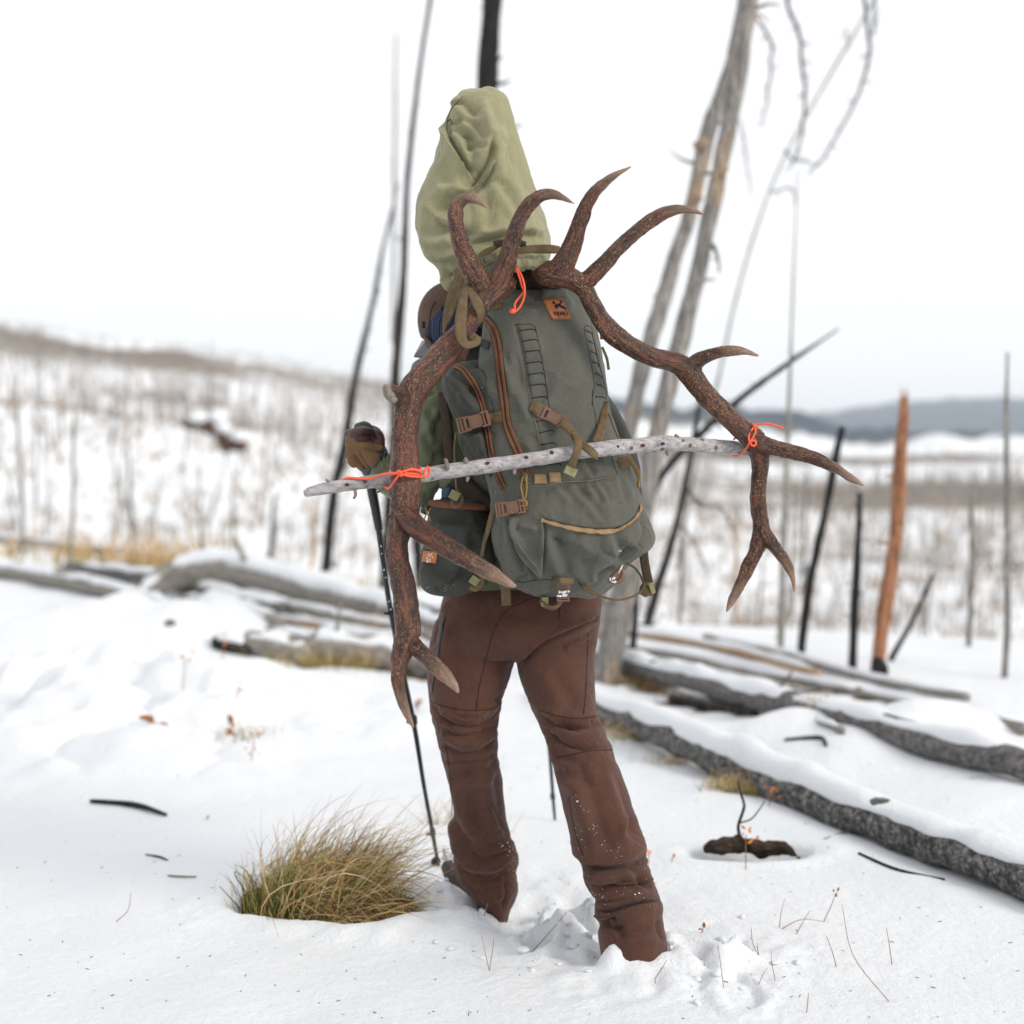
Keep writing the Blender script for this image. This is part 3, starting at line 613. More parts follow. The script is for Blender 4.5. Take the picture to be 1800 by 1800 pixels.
for (a_, b_, d_, r_, m_, lb) in [((1700, 1180), (1712, 850), 10, 5, W_GREY, 'short grey trunk near the right edge'), ((1765, 1240), (1770, 620), 8.8, 6, W_GREY, 'grey dead trunk at the far right edge'), ((120, 1010), (135, 700), 17, 4, W_GREY, 'pale grey trunk near the left edge'), ((40, 1000), (30, 660), 18, 4, W_GREY, 'pale dead trunk at the far left edge'), ((467, 1002), (486, 870), 17, 4.5, W_CHAR, 'short dark snag left of the slim leaning one'), ((545, 1012), (556, 880), 17, 3.5, W_TAN, 'short brownish snag next to the branch end'), ((1190, 1130), (1206, 900), 11.5, 3.5, W_GREY, 'faint grey sapling trunk behind the brown leaning trunk'), ((1290, 1140), (1296, 905), 12, 3, W_TAN, 'faint tan sapling trunk between the antler forks')]:
    x0, y0 = a_; x1, y1 = b_
    dtree([(x0, y0, r_), (x0 * .6 + x1 * .4 + 3, y0 * .6 + y1 * .4, r_ * .9), (x0 * .2 + x1 * .8 - 2, y0 * .2 + y1 * .8, r_ * .7), (x1, y1, r_ * .4)], d_, m_, lb)

M_FARWOOD2 = plain('mottled_far_wood', (.22, .2, .18), .9, .1, .5, 3); M_FARDARK = plain('black_far_wood', (.06, .058, .056), .9, .1, .5, 3)
M_FARWOOD = plain('weathered_far_wood', (.25, .225, .205), .9, .1, .5, .3)
# trees on the far slope: shared meshes, then the rest as one mass
def far_tree(h, r, k):
    random.seed(k); p = np.array([(0, 0, -.6), (random.uniform(-.1, .1), 0, h * .3), (random.uniform(-.2, .2), 0, h * .7), (random.uniform(-.3, .3), 0, h)])
    vf = [tube(p, [r, r * .85, r * .5, r * .12], 5)]
    for i in range(9):
        z = h * random.uniform(.25, .95); a = random.uniform(0, 6.28); L = random.uniform(.25, .8) * (1.2 - z / h)
        vf.append(tube(np.array([(0, 0, z), (math.cos(a) * L * .6, math.sin(a) * L * .6, z + .02), (math.cos(a) * L, math.sin(a) * L, z - .12)]), [.018, .012, .006], 3))
    return merge(*vf)
FT = [meshof('far_tree', *far_tree(4.5 + 1.0 * k, .055 + .008 * k, k), [M_FARWOOD2, W_GREY, M_FARDARK][k % 3]) for k in range(6)]
random.seed(11); cnt = 0
while cnt < 170:
    uu = random.uniform(-60, 1860); r_ = 24 + 75 * random.random() ** 1.3
    az = math.atan((uu - 900) / FPX); x, y = r_ * math.sin(az), r_ * math.cos(az)
    if 760 < uu < 1050 and random.random() < .8: continue
    if vn(np.array([[x * .06, y * .06, 3.3]]))[0] < -.15: continue
    if uu > 1000 and random.random() < .45: continue
    o = bpy.data.objects.new('burnt_tree', FT[cnt % 6]); COL.objects.link(o); o.location = (x, y, Hs(x, y) - .1)
    o.rotation_euler = (R(random.gauss(0, 5)), R(random.gauss(3, 7)) if cnt % 6 else R(random.choice((-1, 1)) * random.uniform(60, 86)), random.uniform(-.4, .4)); s = random.uniform(.3, .62) * (.75 + r_ / 220); o.scale = (s, s, s)
    o['label'] = 'thin %s bare tree in snow on the %s valley slope, %s of the hiker' % (('charred mottled', 'weathered grey', 'burnt black')[(cnt % 6) % 3], 'near' if r_ < 50 else 'far', 'left' if uu < 900 else 'right'); o['category'] = 'tree'; o['group'] = 'bare burnt trees on the valley slope'; cnt += 1
vs, fs_, off = [], [], 0
N = 9000; us = RNG.uniform(-120, 1920, N); rr = np.where(RNG.random(N) < .6, 60 + 112 * RNG.random(N), 22 + 60 * RNG.random(N)); az = np.arctan((us - 900) / FPX)
xs, ys = rr * np.sin(az), rr * np.cos(az); zs = H(xs, ys); keep = fbm(np.c_[xs, ys], .045, 3, off=40) + RNG.normal(0, .3, N) > -.3; hh = RNG.uniform(.6, 3.4, N) * np.where(rr < 60, .35, np.where(rr > 125, .38, 1)); rd = RNG.uniform(.02, .045, N) * (1 + rr / 120)
ln = RNG.normal(0, .16, (N, 2)) * (1 + 4 * (RNG.random((N, 1)) < .06))
for i in np.where(keep)[0]:
    b = np.array([xs[i], ys[i], zs[i] - .3]); tp = b + np.array([ln[i, 0] * hh[i], ln[i, 1] * hh[i], hh[i] + .3])
    for j in range(3):
        a = j * 2.094; vs.append((b[0] + rd[i] * math.cos(a), b[1] + rd[i] * math.sin(a), b[2]))
    vs.append(tuple(tp)); fs_ += [(off, off + 1, off + 3), (off + 1, off + 2, off + 3), (off + 2, off, off + 3)]; off += 4
solo('distant_burnt_wood', (np.array(vs), fs_), M_FARWOOD, 'mass of thin bare burnt trees covering the far valley slope', 'forest', loc=(0, 60, 0), kind='stuff', smooth=False)
# brush on the valley slope: small twiggy fans
vs, fs_, off = [], [], 0
for i in range(3600):
    uu = RNG.uniform(-100, 1900); r_ = 22 + 70 * RNG.random() ** 1.2; az = math.atan((uu - 900) / FPX); x, y = r_ * math.sin(az), r_ * math.cos(az); z = Hs(x, y)
    for k in range(7):
        a = RNG.uniform(0, 6.28); L = RNG.uniform(.12, .34) * (1 + r_ / 90); tx, ty = x + math.cos(a) * L * .6, y + math.sin(a) * L * .6; wd = .006 * (1 + r_ / 30)
        vs += [(x - wd, y, z - .05), (x + wd, y, z - .05), (tx, ty, z + L)]; fs_.append((off, off + 1, off + 2)); off += 3
M_BRUSH = plain('dry_brush', (.33, .25, .18), .9, .1, .5, 2)
solo('valley_brush', (np.array(vs), fs_), M_BRUSH, 'dry leafless brush scattered over the snowy valley slope', 'brush', loc=(0, 40, 0), kind='stuff', smooth=False)

# ------------------------------------------------------------------ subject materials
def C1(pts): return [(680 + x / 3, 130 + y / 3, *r) for x, y, *r in pts]
def C2(pts): return [(520 + x / 3, 580 + y / 3, *r) for x, y, *r in pts]
def C3(pts): return [(900 + x / 2.727, 580 + y / 2.727, *r) for x, y, *r in pts]
def C4(pts): return [(640 + x / 2.5, 1000 + y / 2.5, *r) for x, y, *r in pts]
def CA(pts): return [(720 + x / 6.43, 400 + y / 6.43, *r) for x, y, *r in pts]
def CB(pts): return [(900 + x / 8.18, 500 + y / 8.18, *r) for x, y, *r in pts]
def CC(pts): return [(760 + x / 6.0, 680 + y / 6.0, *r) for x, y, *r in pts]
def CD(pts): return [(720 + x / 6.43, 840 + y / 6.43, *r) for x, y, *r in pts]
def CE(pts): return [(940 + x / 6.43, 800 + y / 6.43, *r) for x, y, *r in pts]

F_TROU = fabric('brown_trouser_cloth', (.076, .032, .021), .3, .8, crumple=.003, scale=9, sheen=.12)
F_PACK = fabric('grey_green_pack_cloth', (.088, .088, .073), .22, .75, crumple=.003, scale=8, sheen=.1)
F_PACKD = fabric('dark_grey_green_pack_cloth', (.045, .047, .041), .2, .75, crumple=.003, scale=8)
F_BAG = fabric('olive_cotton_cloth', (.265, .25, .145), .12, .9, crumple=.0035, scale=7, sheen=.2)
F_SHIRT = fabric('olive_green_shirt_knit', (.12, .13, .075), .16, .9, crumple=.003, scale=10, sheen=.3)
F_GLOVE = fabric('tan_brown_glove_cloth', (.15, .085, .042), .2, .8, crumple=.003, scale=14)
F_GLOVD = plain('dark_brown_glove_leather', (.05, .022, .018), .5, .4, .2, 30, .002)
F_CAP = fabric('brown_cap_cloth', (.095, .058, .042), .3, .9)
F_NAVY = fabric('navy_cap_mesh', (.02, .03, .06), .3, .9)
F_BLK = plain('black_plastic', (.012, .013, .015), .4, .5)
WEB = webbing('tan_webbing', (.125, .085, .042)); WEBD = webbing('dark_brown_webbing', (.045, .03, .018)); WEBG = webbing('green_end_tape', (.25, .235, .115))
WEBL = webbing('light_tan_binding', (.28, .18, .095))
ZIPT = webbing('brown_zipper_tape', (.15, .062, .03)); ZIPC = plain('dark_zipper_teeth', (.015, .01, .01), .5, .4)
PLB = plain('tan_brown_plastic', (.17, .085, .05), .45, .5, .12, 40); PLG = plain('green_plastic', (.13, .13, .07), .5, .5)
SEAM = plain('dark_seam_thread', (.02, .022, .017), .9, .1); SEAMT = plain('brown_seam_thread', (.03, .013, .01), .9, .1); SEAMH = plain('worn_light_seam', (.17, .17, .12), .9, .1)
LEATH = plain('orange_tan_leather', (.42, .15, .05), .6, .3, .18, 60); PRINT = plain('dark_blue_print', (.012, .018, .035), .6, .2)
ORNG = plain('neon_orange_cord', (.88, .13, .06), .5, .3, .12, 300); CORDT = plain('tan_cord', (.3, .18, .06), .7, .2, .35, 500)
SKIN = Mt('skin', .5, .4); SKIN.col((.5, .28, .2)); SKIN = SKIN.m
BOOT = fabric('grey_brown_boot_leather', (.055, .047, .043), .3, .7); METAL = plain('bright_metal', (.6, .6, .6), .3, .8); METAL.node_tree.nodes['Principled BSDF'].inputs['Metallic'].default_value = .9
POLE = plain('dark_blue_black_pole', (.012, .02, .024), .3, .5)

# ------------------------------------------------------------------ person
HEADC = P(812, 580, 4.30)
def seg_(rows, n=5, s=12): return pxtube(rows, n, s)
L_HAND = [(672, 822, 4.1, 17), (655, 802, 4.1, 22), (640, 786, 4.11, 22), (636, 772, 4.12, 15)]
body = merge(
    ellipsoid(HEADC, (.078, .098, .115)), ellipsoid(HEADC + np.array([-.03, .03, -.075]), (.058, .06, .06)),
    ellipsoid(HEADC + np.array([-.088, .055, -.03]), (.018, .014, .022), 10, 8), ellipsoid(HEADC + np.array([-.02, -.085, -.03]), (.016, .022, .032), 10, 8),
    ellipsoid(HEADC + np.array([-.072, .06, -.07]), (.02, .022, .01), 10, 8), ellipsoid(HEADC + np.array([-.076, .03, .0]), (.01, .012, .01), 8, 6), ellipsoid(HEADC + np.array([-.055, .075, .0]), (.01, .012, .01), 8, 6),
    seg_([(838, 610, 4.3, 38), (868, 660, 4.29, 38), (885, 700, 4.28, 50)]),
    loft([(668, 800, 980, 4.28, .07, 2), (700, 780, 1000, 4.28, .10, 2.2), (800, 800, 1000, 4.27, .115, 2.2), (920, 810, 990, 4.27, .10, 2.2), (1040, 800, 1030, 4.27, .11, 2.2), (1120, 800, 1035, 4.26, .10, 2.2)], 4, 24),
    seg_([(800, 705, 4.25, 26), (772, 735, 4.21, 24), (756, 800, 4.15, 22), (745, 858, 4.1, 20)]), seg_([(745, 858, 4.1, 20), (705, 848, 4.1, 20), (672, 822, 4.1, 17)]),
    seg_([(985, 700, 4.3, 34), (1015, 740, 4.38, 32), (1010, 800, 4.46, 29), (1000, 850, 4.52, 26)]), seg_([(1000, 850, 4.52, 26), (965, 862, 4.62, 22), (940, 866, 4.7, 15)]),
    seg_(L_HAND), seg_([(940, 866, 4.7, 15), (928, 862, 4.74, 20), (925, 852, 4.78, 18)]),
    seg_([(838, 1120, 4.26, 46), (822, 1280, 4.21, 34), (836, 1400, 4.28, 30), (852, 1540, 4.37, 22), (862, 1590, 4.4, 15)]), seg_([(980, 1120, 4.22, 46), (1010, 1280, 4.09, 32), (1052, 1420, 4.02, 32), (1100, 1600, 3.98, 22), (1112, 1665, 3.97, 24)]),
    seg_([(862, 1590, 4.4, 15), (832, 1570, 4.52, 13), (806, 1542, 4.62, 10)]), seg_([(1112, 1665, 3.97, 24), (1108, 1680, 4.1, 24), (1100, 1668, 4.2, 20)]))
pb = remesh(body, .009, 3)
person = thing('person', 'person in brown trousers, olive shirt and brown cap walking away through snow with two poles', 'person', (float(P(980, 1640, 4.15)[0]), 4.15, 0))
part('body', pb, SKIN, person)

# trousers
hip = loft([(985, 800, 1010, 4.26, .10, 2.2), (1020, 790, 1040, 4.26, .125, 2.3), (1050, 778, 1058, 4.25, .14, 2.3), (1080, 771, 1056, 4.25, .15, 2.3), (1110, 760, 1052, 4.24, .155, 2.2), (1140, 757, 1046, 4.24, .15, 2.2), (1160, 762, 1040, 4.24, .12, 2.2)], 5, 60)
lleg = [(1090, 765, 930, 4.25, .13, 2.1), (1120, 757, 922, 4.25, .13, 2.1), (1160, 753, 906, 4.25, .125, 2.1), (1192, 751, 896, 4.24, .12, 2.1), (1224, 754, 884, 4.22, .115, 2.1), (1244, 756, 881, 4.21, .11, 2.1), (1272, 762, 875, 4.2, .105, 2.1), (1300, 770, 874, 4.2, .1, 2.1), (1332, 777, 876, 4.21, .1, 2.1),
        (1360, 784, 881, 4.23, .1, 2.1), (1400, 794, 885, 4.27, .1, 2.1), (1432, 798, 889, 4.3, .1, 2.1), (1448, 789, 892, 4.31, .105, 2.1), (1472, 789, 899, 4.33, .11, 2.1), (1496, 797, 909, 4.35, .11, 2.1), (1518, 800, 911, 4.36, .11, 2.1), (1534, 803, 906, 4.36, .105, 2.1), (1556, 812, 911, 4.37, .105, 2.1), (1580, 830, 906, 4.38, .1, 2.1), (1600, 850, 897, 4.38, .09, 2.1), (1622, 864, 892, 4.38, .08, 2.1)]
rleg = [(1090, 900, 1056, 4.24, .13, 2.1), (1130, 902, 1049, 4.22, .13, 2.1), (1165, 907, 1045, 4.2, .125, 2.1), (1200, 916, 1046, 4.17, .12, 2.1), (1248, 936, 1047, 4.12, .11, 2.1), (1280, 952, 1059, 4.09, .1, 2.1), (1312, 963, 1074, 4.07, .1, 2.1), (1344, 972, 1086, 4.05, .1, 2.1), (1384, 981, 1101, 4.03, .105, 2.1), (1424, 990, 1114, 4.01, .105, 2.1),
        (1456, 998, 1126, 4.0, .105, 2.1), (1480, 1003, 1135, 4.0, .105, 2.1), (1500, 1006, 1137, 3.99, .105, 2.1), (1518, 1022, 1139, 3.99, .1, 2.1), (1545, 1027, 1146, 3.98, .1, 2.1), (1562, 1034, 1152, 3.98, .1, 2.1), (1580, 1046, 1160, 3.98, .1, 2.1), (1597, 1045, 1165, 3.97, .1, 2.1), (1612, 1046, 1164, 3.97, .1, 2.2), (1624, 1053, 1166, 3.97, .10, 2.2), (1642, 1051, 1170, 3.97, .105, 2.2), (1662, 1054, 1173, 3.97, .11, 2.2), (1700, 1062, 1174, 3.97, .11, 2.2)]
tr = remesh(merge(hip, loft(lleg, 5, 56), loft(rleg, 5, 56))  , .0035, 5)
ST = [('o', 4, .011, [(1046, 1606), (1075, 1606), (1110, 1592), (1166, 1582)]), ('o', 5, .010, [(1166, 1540), (1130, 1552), (1080, 1556), (1030, 1545)]), ('o', 5, .010, [(908, 1528), (880, 1540), (840, 1540), (802, 1512)]), ('f', 8, .004, [(1066, 1612), (1080, 1640), (1090, 1680)]), ('f', 14, .006, [(800, 1330), (815, 1400), (840, 1480)]), ('f', 12, .006, [(862, 1330), (868, 1400), (880, 1460)]), ('f', 14, .006, [(1000, 1330), (1030, 1410), (1060, 1500)]), ('f', 12, .006, [(1070, 1350), (1095, 1420), (1112, 1490)]), ('f', 16, .006, [(800, 1090), (790, 1160), (780, 1220)]), ('f', 16, .006, [(960, 1180), (985, 1220), (1000, 1250)]),
      ('o', 7, .012, C4([(1052, 200), (1000, 228), (900, 268), (780, 322), (700, 385), (668, 412)])),
      ('c', 6, .010, C4([(668, 410), (650, 470), (640, 520)])), ('r', 10, .006, C4([(1045, 330), (960, 320), (880, 350)])), ('c', 5, .005, C4([(1040, 250), (960, 300), (860, 340)])), ('c', 4, .004, C4([(1035, 285), (960, 330), (900, 350)])),
      ('c', 6, .006, C4([(345, 190), (310, 280), (300, 340)])), ('r', 7, .004, C4([(360, 140), (350, 200), (310, 260)])),
      # left knee
      ('c', 5, .010, C4([(296, 600), (360, 670), (450, 700), (540, 680), (606, 600)])), ('r', 8, .007, C4([(300, 640), (400, 640), (520, 630), (600, 590)])), ('c', 5, .008, C4([(320, 690), (400, 735), (500, 730), (580, 690)])),
      ('r', 6, .006, C4([(330, 720), (420, 770), (520, 760), (585, 720)])), ('c', 5, .007, C4([(345, 780), (430, 815), (520, 800), (590, 740)])), ('c', 5, .005, C4([(360, 850), (440, 860), (520, 845), (590, 810)])), ('f', 9, .005, C4([(380, 940), (450, 930), (540, 900), (600, 860)])),
      ('f', 7, .006, C4([(560, 570), (590, 620), (560, 680)])), ('c', 5, .005, C4([(370, 620), (430, 650), (500, 650)])),
      # left shin and ankle
      ('r', 14, .006, C4([(420, 940), (440, 1040), (470, 1150)])), ('f', 9, .007, C4([(385, 1100), (420, 1180), (470, 1240)])), ('c', 6, .012, C4([(395, 1240), (450, 1330), (540, 1350), (620, 1330), (684, 1275)])), ('r', 9, .010, C4([(380, 1190), (450, 1290), (560, 1310), (670, 1240)])),
      ('c', 5, .009, C4([(410, 1300), (480, 1370), (560, 1380), (660, 1340)])), ('r', 6, .007, C4([(430, 1330), (500, 1360), (600, 1350)])), ('f', 7, .006, C4([(560, 1240), (630, 1200), (660, 1180)])), ('c', 4, .006, C4([(470, 1250), (540, 1280), (640, 1230)])), ('f', 8, .006, C4([(450, 1420), (540, 1440), (640, 1400)])),
      ('c', 4, .005, C4([(640, 1340), (620, 1430), (610, 1510)])), ('c', 4, .004, C4([(540, 1010), (590, 1090), (640, 1180)])),
      # right knee
      ('c', 5, .009, C4([(775, 640), (840, 690), (930, 700), (1040, 690)])), ('r', 8, .007, C4([(780, 610), (860, 655), (960, 660), (1030, 650)])), ('c', 5, .008, C4([(790, 700), (860, 760), (950, 790), (1060, 780)])), ('r', 8, .006, C4([(800, 670), (880, 725), (980, 740), (1055, 720)])),
      ('f', 8, .006, C4([(810, 780), (860, 840), (920, 860)])), ('c', 4, .005, C4([(980, 660), (1010, 680), (1044, 680)])), ('f', 10, .005, C4([(830, 860), (900, 930), (1000, 960)])), ('c', 5, .004, C4([(860, 650), (900, 700), (960, 720)])),
      # right shin and ankle
      ('r', 16, .006, C4([(930, 900), (960, 1000), (990, 1130)])), ('f', 9, .005, C4([(1180, 1080), (1170, 1130), (1130, 1160)])), ('c', 4, .005, C4([(1185, 1090), (1170, 1130), (1165, 1150)])),
      ('c', 6, .011, C4([(935, 1270), (1000, 1310), (1100, 1315), (1190, 1300), (1245, 1268)])), ('r', 9, .010, C4([(920, 1240), (1000, 1275), (1110, 1280), (1235, 1230)])), ('r', 10, .008, C4([(975, 1350), (1060, 1360), (1150, 1345), (1250, 1320)])),
      ('c', 6, .010, C4([(970, 1390), (1040, 1400), (1120, 1380), (1210, 1375), (1265, 1400)])), ('f', 7, .007, C4([(1150, 1330), (1200, 1370), (1230, 1420)])), ('r', 8, .008, C4([(1000, 1430), (1080, 1440), (1180, 1430), (1270, 1430)])),
      ('c', 5, .012, C4([(1015, 1500), (1070, 1505), (1150, 1480), (1230, 1462), (1306, 1462)])), ('r', 7, .010, C4([(1012, 1475), (1090, 1485), (1180, 1455), (1300, 1445)])), ('c', 5, .011, C4([(1012, 1535), (1060, 1550), (1110, 1530)])), ('r', 7, .008, C4([(1020, 1515), (1060, 1525), (1110, 1510)])),
      ('c', 5, .010, C4([(1045, 1560), (1090, 1580), (1150, 1575)])), ('f', 8, .006, C4([(1090, 1640), (1180, 1620), (1300, 1600)])), ('c', 5, .005, C4([(1080, 1600), (1100, 1650), (1110, 1700)])), ('c', 4, .006, C4([(1290, 1540), (1300, 1590), (1320, 1640)]))]
def base_tr(V):
    u_, v_, d_ = proj(V); mk = np.exp(-((v_ - 1290) / 60) ** 2) + 1.1 * np.exp(-((v_ - 1545) / 60) ** 2) + .08
    a_ = fbm((V + fbm(V, 5, 2, off=5)[:, None] * .06) * np.array([1.5, 1, 2.3]), 12, 3, off=2); rg = (1 - np.abs(a_) * 2) * .003 * mk
    return rg + fbm(V * np.array([1, 1, .6]), 13, 3) * .0016 + fbm(V * np.array([.6, .6, 1.6]), 30, 2, off=4) * .0007
tr = sculpt(tr, ST, base_tr, 2.0)
part('trousers', tr, F_TROU, person)
BV_T = BVHTree.FromPolygons([tuple(x) for x in tr[0].tolist()], tr[1])
def onb(bv, u, v, off=.0015, dflt=4.0):
    dr = Vector(nrm(P(u, v, 1.0) - CAM)); h, n, i, dd = bv.ray_cast(Vector(CAM), dr)
    if h is None: return None, None
    return np.array(h) - np.array(dr) * off, np.array(n)
def lay(bv, pts, off=.0015, n=6, sm=2, fall=None):
    """points of a px path laid on a surface: returns positions and smoothed normals"""
    q_ = cr(np.array(pts, float)[:, :2], n); p = []; nn = []
    for u, v in q_:
        h, m = onb(bv, u, v, off)
        p.append(h); nn.append(m)
    ok = [i for i, x in enumerate(p) if x is not None]
    if not ok:
        return PA(np.c_[q_, np.full(len(q_), fall or 4.0)]), np.tile([0, -1.0, .05], (len(q_), 1))
    dd = np.interp(range(len(p)), ok, [float((p[i] - CAM) @ FW) for i in ok])
    nx = np.array([np.interp(range(len(p)), ok, [nn[i][k] for i in ok]) for k in range(3)]).T
    for _ in range(sm):
        dd[1:-1] = np.minimum(dd[1:-1], .25 * dd[:-2] + .5 * dd[1:-1] + .25 * dd[2:]); nx[1:-1] = .25 * nx[:-2] + .5 * nx[1:-1] + .25 * nx[2:]
    return PA(np.c_[q_, dd]), nrm(nx)
def ribbon(p, nn, width, th=.0016):
    """strap of the given width (m) lying with its face along nn"""
    p = np.asarray(p); t = nrm(np.gradient(p, axis=0)); s = nrm(np.cross(t, nn)); nn = nrm(np.cross(s, t)); w_ = np.asarray(width) * np.ones(len(p)) / 2
    c = [(-1, 0), (-1, 1), (-.5, 1.25), (.5, 1.25), (1, 1), (1, 0)]
    V = np.stack([p + s * (a * w_)[:, None] + nn * (b * th) for a, b in c], 1).reshape(-1, 3); F = []; m = len(c)
    for i in range(len(p) - 1):
        for j in range(m): k = (j + 1) % m; F.append((i * m + j, i * m + k, (i + 1) * m + k, (i + 1) * m + j))
    F += [tuple(range(m - 1, -1, -1)), tuple((len(p) - 1) * m + j for j in range(m))]
    return V, F
def seam(bv, pts, r=.0011, mat=SEAM, parent=None, name='seam', off=.0004, n=8):
    p, nn = lay(bv, pts, off, n); return part(name, tube(p, r, 5), mat, parent)
def strap(bv, pts, wpx, mat, parent, name='strap', off=.001, th=.0016, d=3.9, n=6, sm=2):
    p, nn = lay(bv, pts, off, n, sm); return part(name, ribbon(p, nn, wpx * d / FPX, th), mat, parent)
def fstrap(rows, wpx, mat, parent, name='strap', th=.0016, n=8, nn=None, twist=None):
    """free strap: rows (u, v, depth); nn one normal or a list interpolated along it"""
    q_ = cr(np.array(rows, float), n); p = PA(q_)
    if nn is None: nn = [(0, -1, .05)]
    N = np.asarray(nn, float); N = np.array([np.interp(np.linspace(0, 1, len(p)), np.linspace(0, 1, len(N)), N[:, k]) if len(N) > 1 else np.full(len(p), N[0][k]) for k in range(3)]).T
    w_ = np.asarray(wpx, float)
    if w_.ndim: w_ = np.interp(np.linspace(0, 1, len(p)), np.linspace(0, 1, len(w_)), w_)
    return part(name, ribbon(p, nrm(N), w_ * q_[:, 2] / FPX, th), mat, parent)
for s_ in [C4([(850, 130), (760, 125), (690, 150), (620, 190), (580, 250), (555, 320), (530, 420), (505, 520), (492, 620)]), C4([(290, 580), (340, 600), (420, 618), (500, 622), (560, 615), (608, 585)]),
           C4([(985, 280), (980, 400), (975, 520), (965, 640)]), C4([(770, 622), (830, 640), (900, 655), (965, 655), (1030, 645)]), C4([(860, 150), (858, 220)]), C4([(845, 830), (920, 815), (1000, 800), (1095, 795)]),
           C4([(900, 1000), (915, 1100), (940, 1200), (965, 1260)]), C4([(350, 720), (370, 850), (385, 1000), (385, 1090)])]:
    seam(BV_T, s_, .0010, SEAMT, person)
zp = strap(BV_T, C4([(352, 215), (335, 300), (322, 400), (306, 480), (297, 540)]), 5.5, F_BLK, person, 'pocket_zipper', .001, .002)
part('zipper_pull', pxtube([(779, 1095, 4.11, 2.5), (777, 1110, 4.1, 3.2), (775, 1122, 4.1, 1.8)], 3, 6), F_BLK, zp)

# shirt
arm = seg_([(800, 690, 4.26, 42), (772, 700, 4.22, 44), (752, 760, 4.18, 40), (744, 820, 4.12, 37), (738, 856, 4.1, 32)], 5, 24)
fore = seg_([(748, 862, 4.1, 31), (722, 856, 4.1, 36), (697, 842, 4.1, 37), (674, 828, 4.1, 33), (662, 817, 4.1, 28)], 5, 24)
shirt = merge(loft([(625, 830, 900, 4.28, .05, 2), (645, 770, 960, 4.28, .09, 2.1), (675, 745, 1010, 4.28, .13, 2.2), (720, 755, 1018, 4.28, .145, 2.2), (820, 775, 1015, 4.27, .145, 2.2), (940, 785, 1010, 4.27, .13, 2.2), (1040, 780, 1050, 4.26, .14, 2.2), (1075, 785, 1045, 4.26, .12, 2.2)], 4, 40), arm, fore,
              seg_([(745, 668, 4.2, 20), (740, 650, 4.24, 18), (765, 640, 4.28, 16)], 4, 16),
              seg_([(985, 700, 4.3, 42), (1018, 742, 4.38, 40), (1012, 800, 4.46, 36), (1000, 852, 4.52, 30)], 4, 20), seg_([(1000, 852, 4.52, 29), (968, 864, 4.62, 26), (946, 868, 4.68, 21)], 4, 20))
sh = remesh(shirt, .005, 4)
RS = [('r', 2.2, .0035, [(a - 4, b - 40), (a - 12, b - 15), (a - 10, b + 15), (a + 6, b + 40)]) for i, (a, b) in enumerate([(664 + k * 5.6, 806 + k * 3.2) for k in range(10)])]
RS += [('c', 2.0, .003, [(a - 1, b - 40), (a - 9, b - 15), (a - 7, b + 15), (a + 9, b + 40)]) for a, b in [(664 + k * 5.6, 808 + k * 3.2) for k in range(10)]]
RS += [('f', 8, .006, C2([(680, 420), (720, 520), (740, 600)])), ('f', 9, .006, C2([(660, 560), (700, 640), (760, 700)])), ('c', 6, .006, C2([(760, 640), (720, 720), (690, 800)])), ('f', 8, .006, C2([(770, 420), (740, 480), (700, 560)])), ('c', 5, .005, C2([(640, 360), (700, 340), (740, 320)])), ('r', 8, .006, C2([(780, 760), (730, 820), (680, 850)]))]
sh = sculpt(sh, RS, lambda V: fbm(V, 16, 3) * .003)
part('shirt', sh, F_SHIRT, person)

# glove (left), fingers closed round the pole grip; right glove likewise
def glove(cx, cy, d, s, mat2=True):
    """fist: palm, four fingers and thumb round a near vertical grip at (cx, cy)"""
    q_ = lambda rows: [(cx + a * s, cy + b * s, d + c, r * s) for a, b, c, r in rows]
    vf = [pxtube(q_([(26, 44, -.02, 22), (14, 32, -.03, 25), (-4, 12, -.035, 27), (-8, -6, -.03, 25), (2, -20, -.02, 17)]), 4, 20), pxtube(q_([(30, 48, -.02, 24), (26, 44, -.02, 25)]), 2, 20)]
    for i, (rr_, ln) in enumerate([(10.5, 1.0), (11, 1.06), (10.5, 1.0), (9.5, .86)]):
        y = -16 + i * 15.5
        vf.append(pxtube(q_([(-8 + i, y + 2, -.03, rr_), (-25 + i * 2.5, y, .0, rr_ * 1.05), (-21 + i * 2.5, y - 1, .032, rr_), (-2, y - 2, .048, rr_ * .95), (14 * ln, y - 3, .03, rr_ * .85), (15 * ln, y - 3, .012, rr_ * .7)]), 4, 12))
    vf.append(pxtube(q_([(14, 22, -.03, 13), (24, 4, -.03, 12.5), (24, -14, -.01, 11.5), (14, -23, .012, 10.5), (2, -24, .02, 9)]), 4, 12))
    return vf
gl = remesh(merge(*glove(640, 781, 4.12, 1.0)), .0028, 3)
GS = [('f', 6, .004, [(612, 790), (622, 812), (640, 832)]), ('c', 3, .004, [(618, 800), (630, 818), (645, 834)]), ('c', 3, .0035, [(630, 790), (640, 812), (652, 826)]), ('c', 2.5, .003, [(624, 766), (645, 764), (668, 772)]), ('c', 2.5, .003, [(622, 776), (645, 774), (672, 784)]), ('r', 4, .003, [(628, 758), (650, 756), (668, 764)]), ('c', 3, .003, [(640, 790), (660, 792), (676, 800)])]
gl = sculpt(gl, GS, lambda V: fbm(V, 40, 3) * .0012)
fu, fv, fd = proj(np.array([gl[0][list(f)].mean(0) for f in gl[1]])); line = np.interp(fu, [600, 615, 630, 650, 670, 685], [766, 766, 778, 777, 783, 792])
part('glove', gl, [F_GLOVE, F_GLOVD], person, mi=(fv < line))
gr_ = remesh(merge(*glove(935, 840, 4.76, .85)), .004, 2)
part('glove', gr_, F_GLOVE, person)
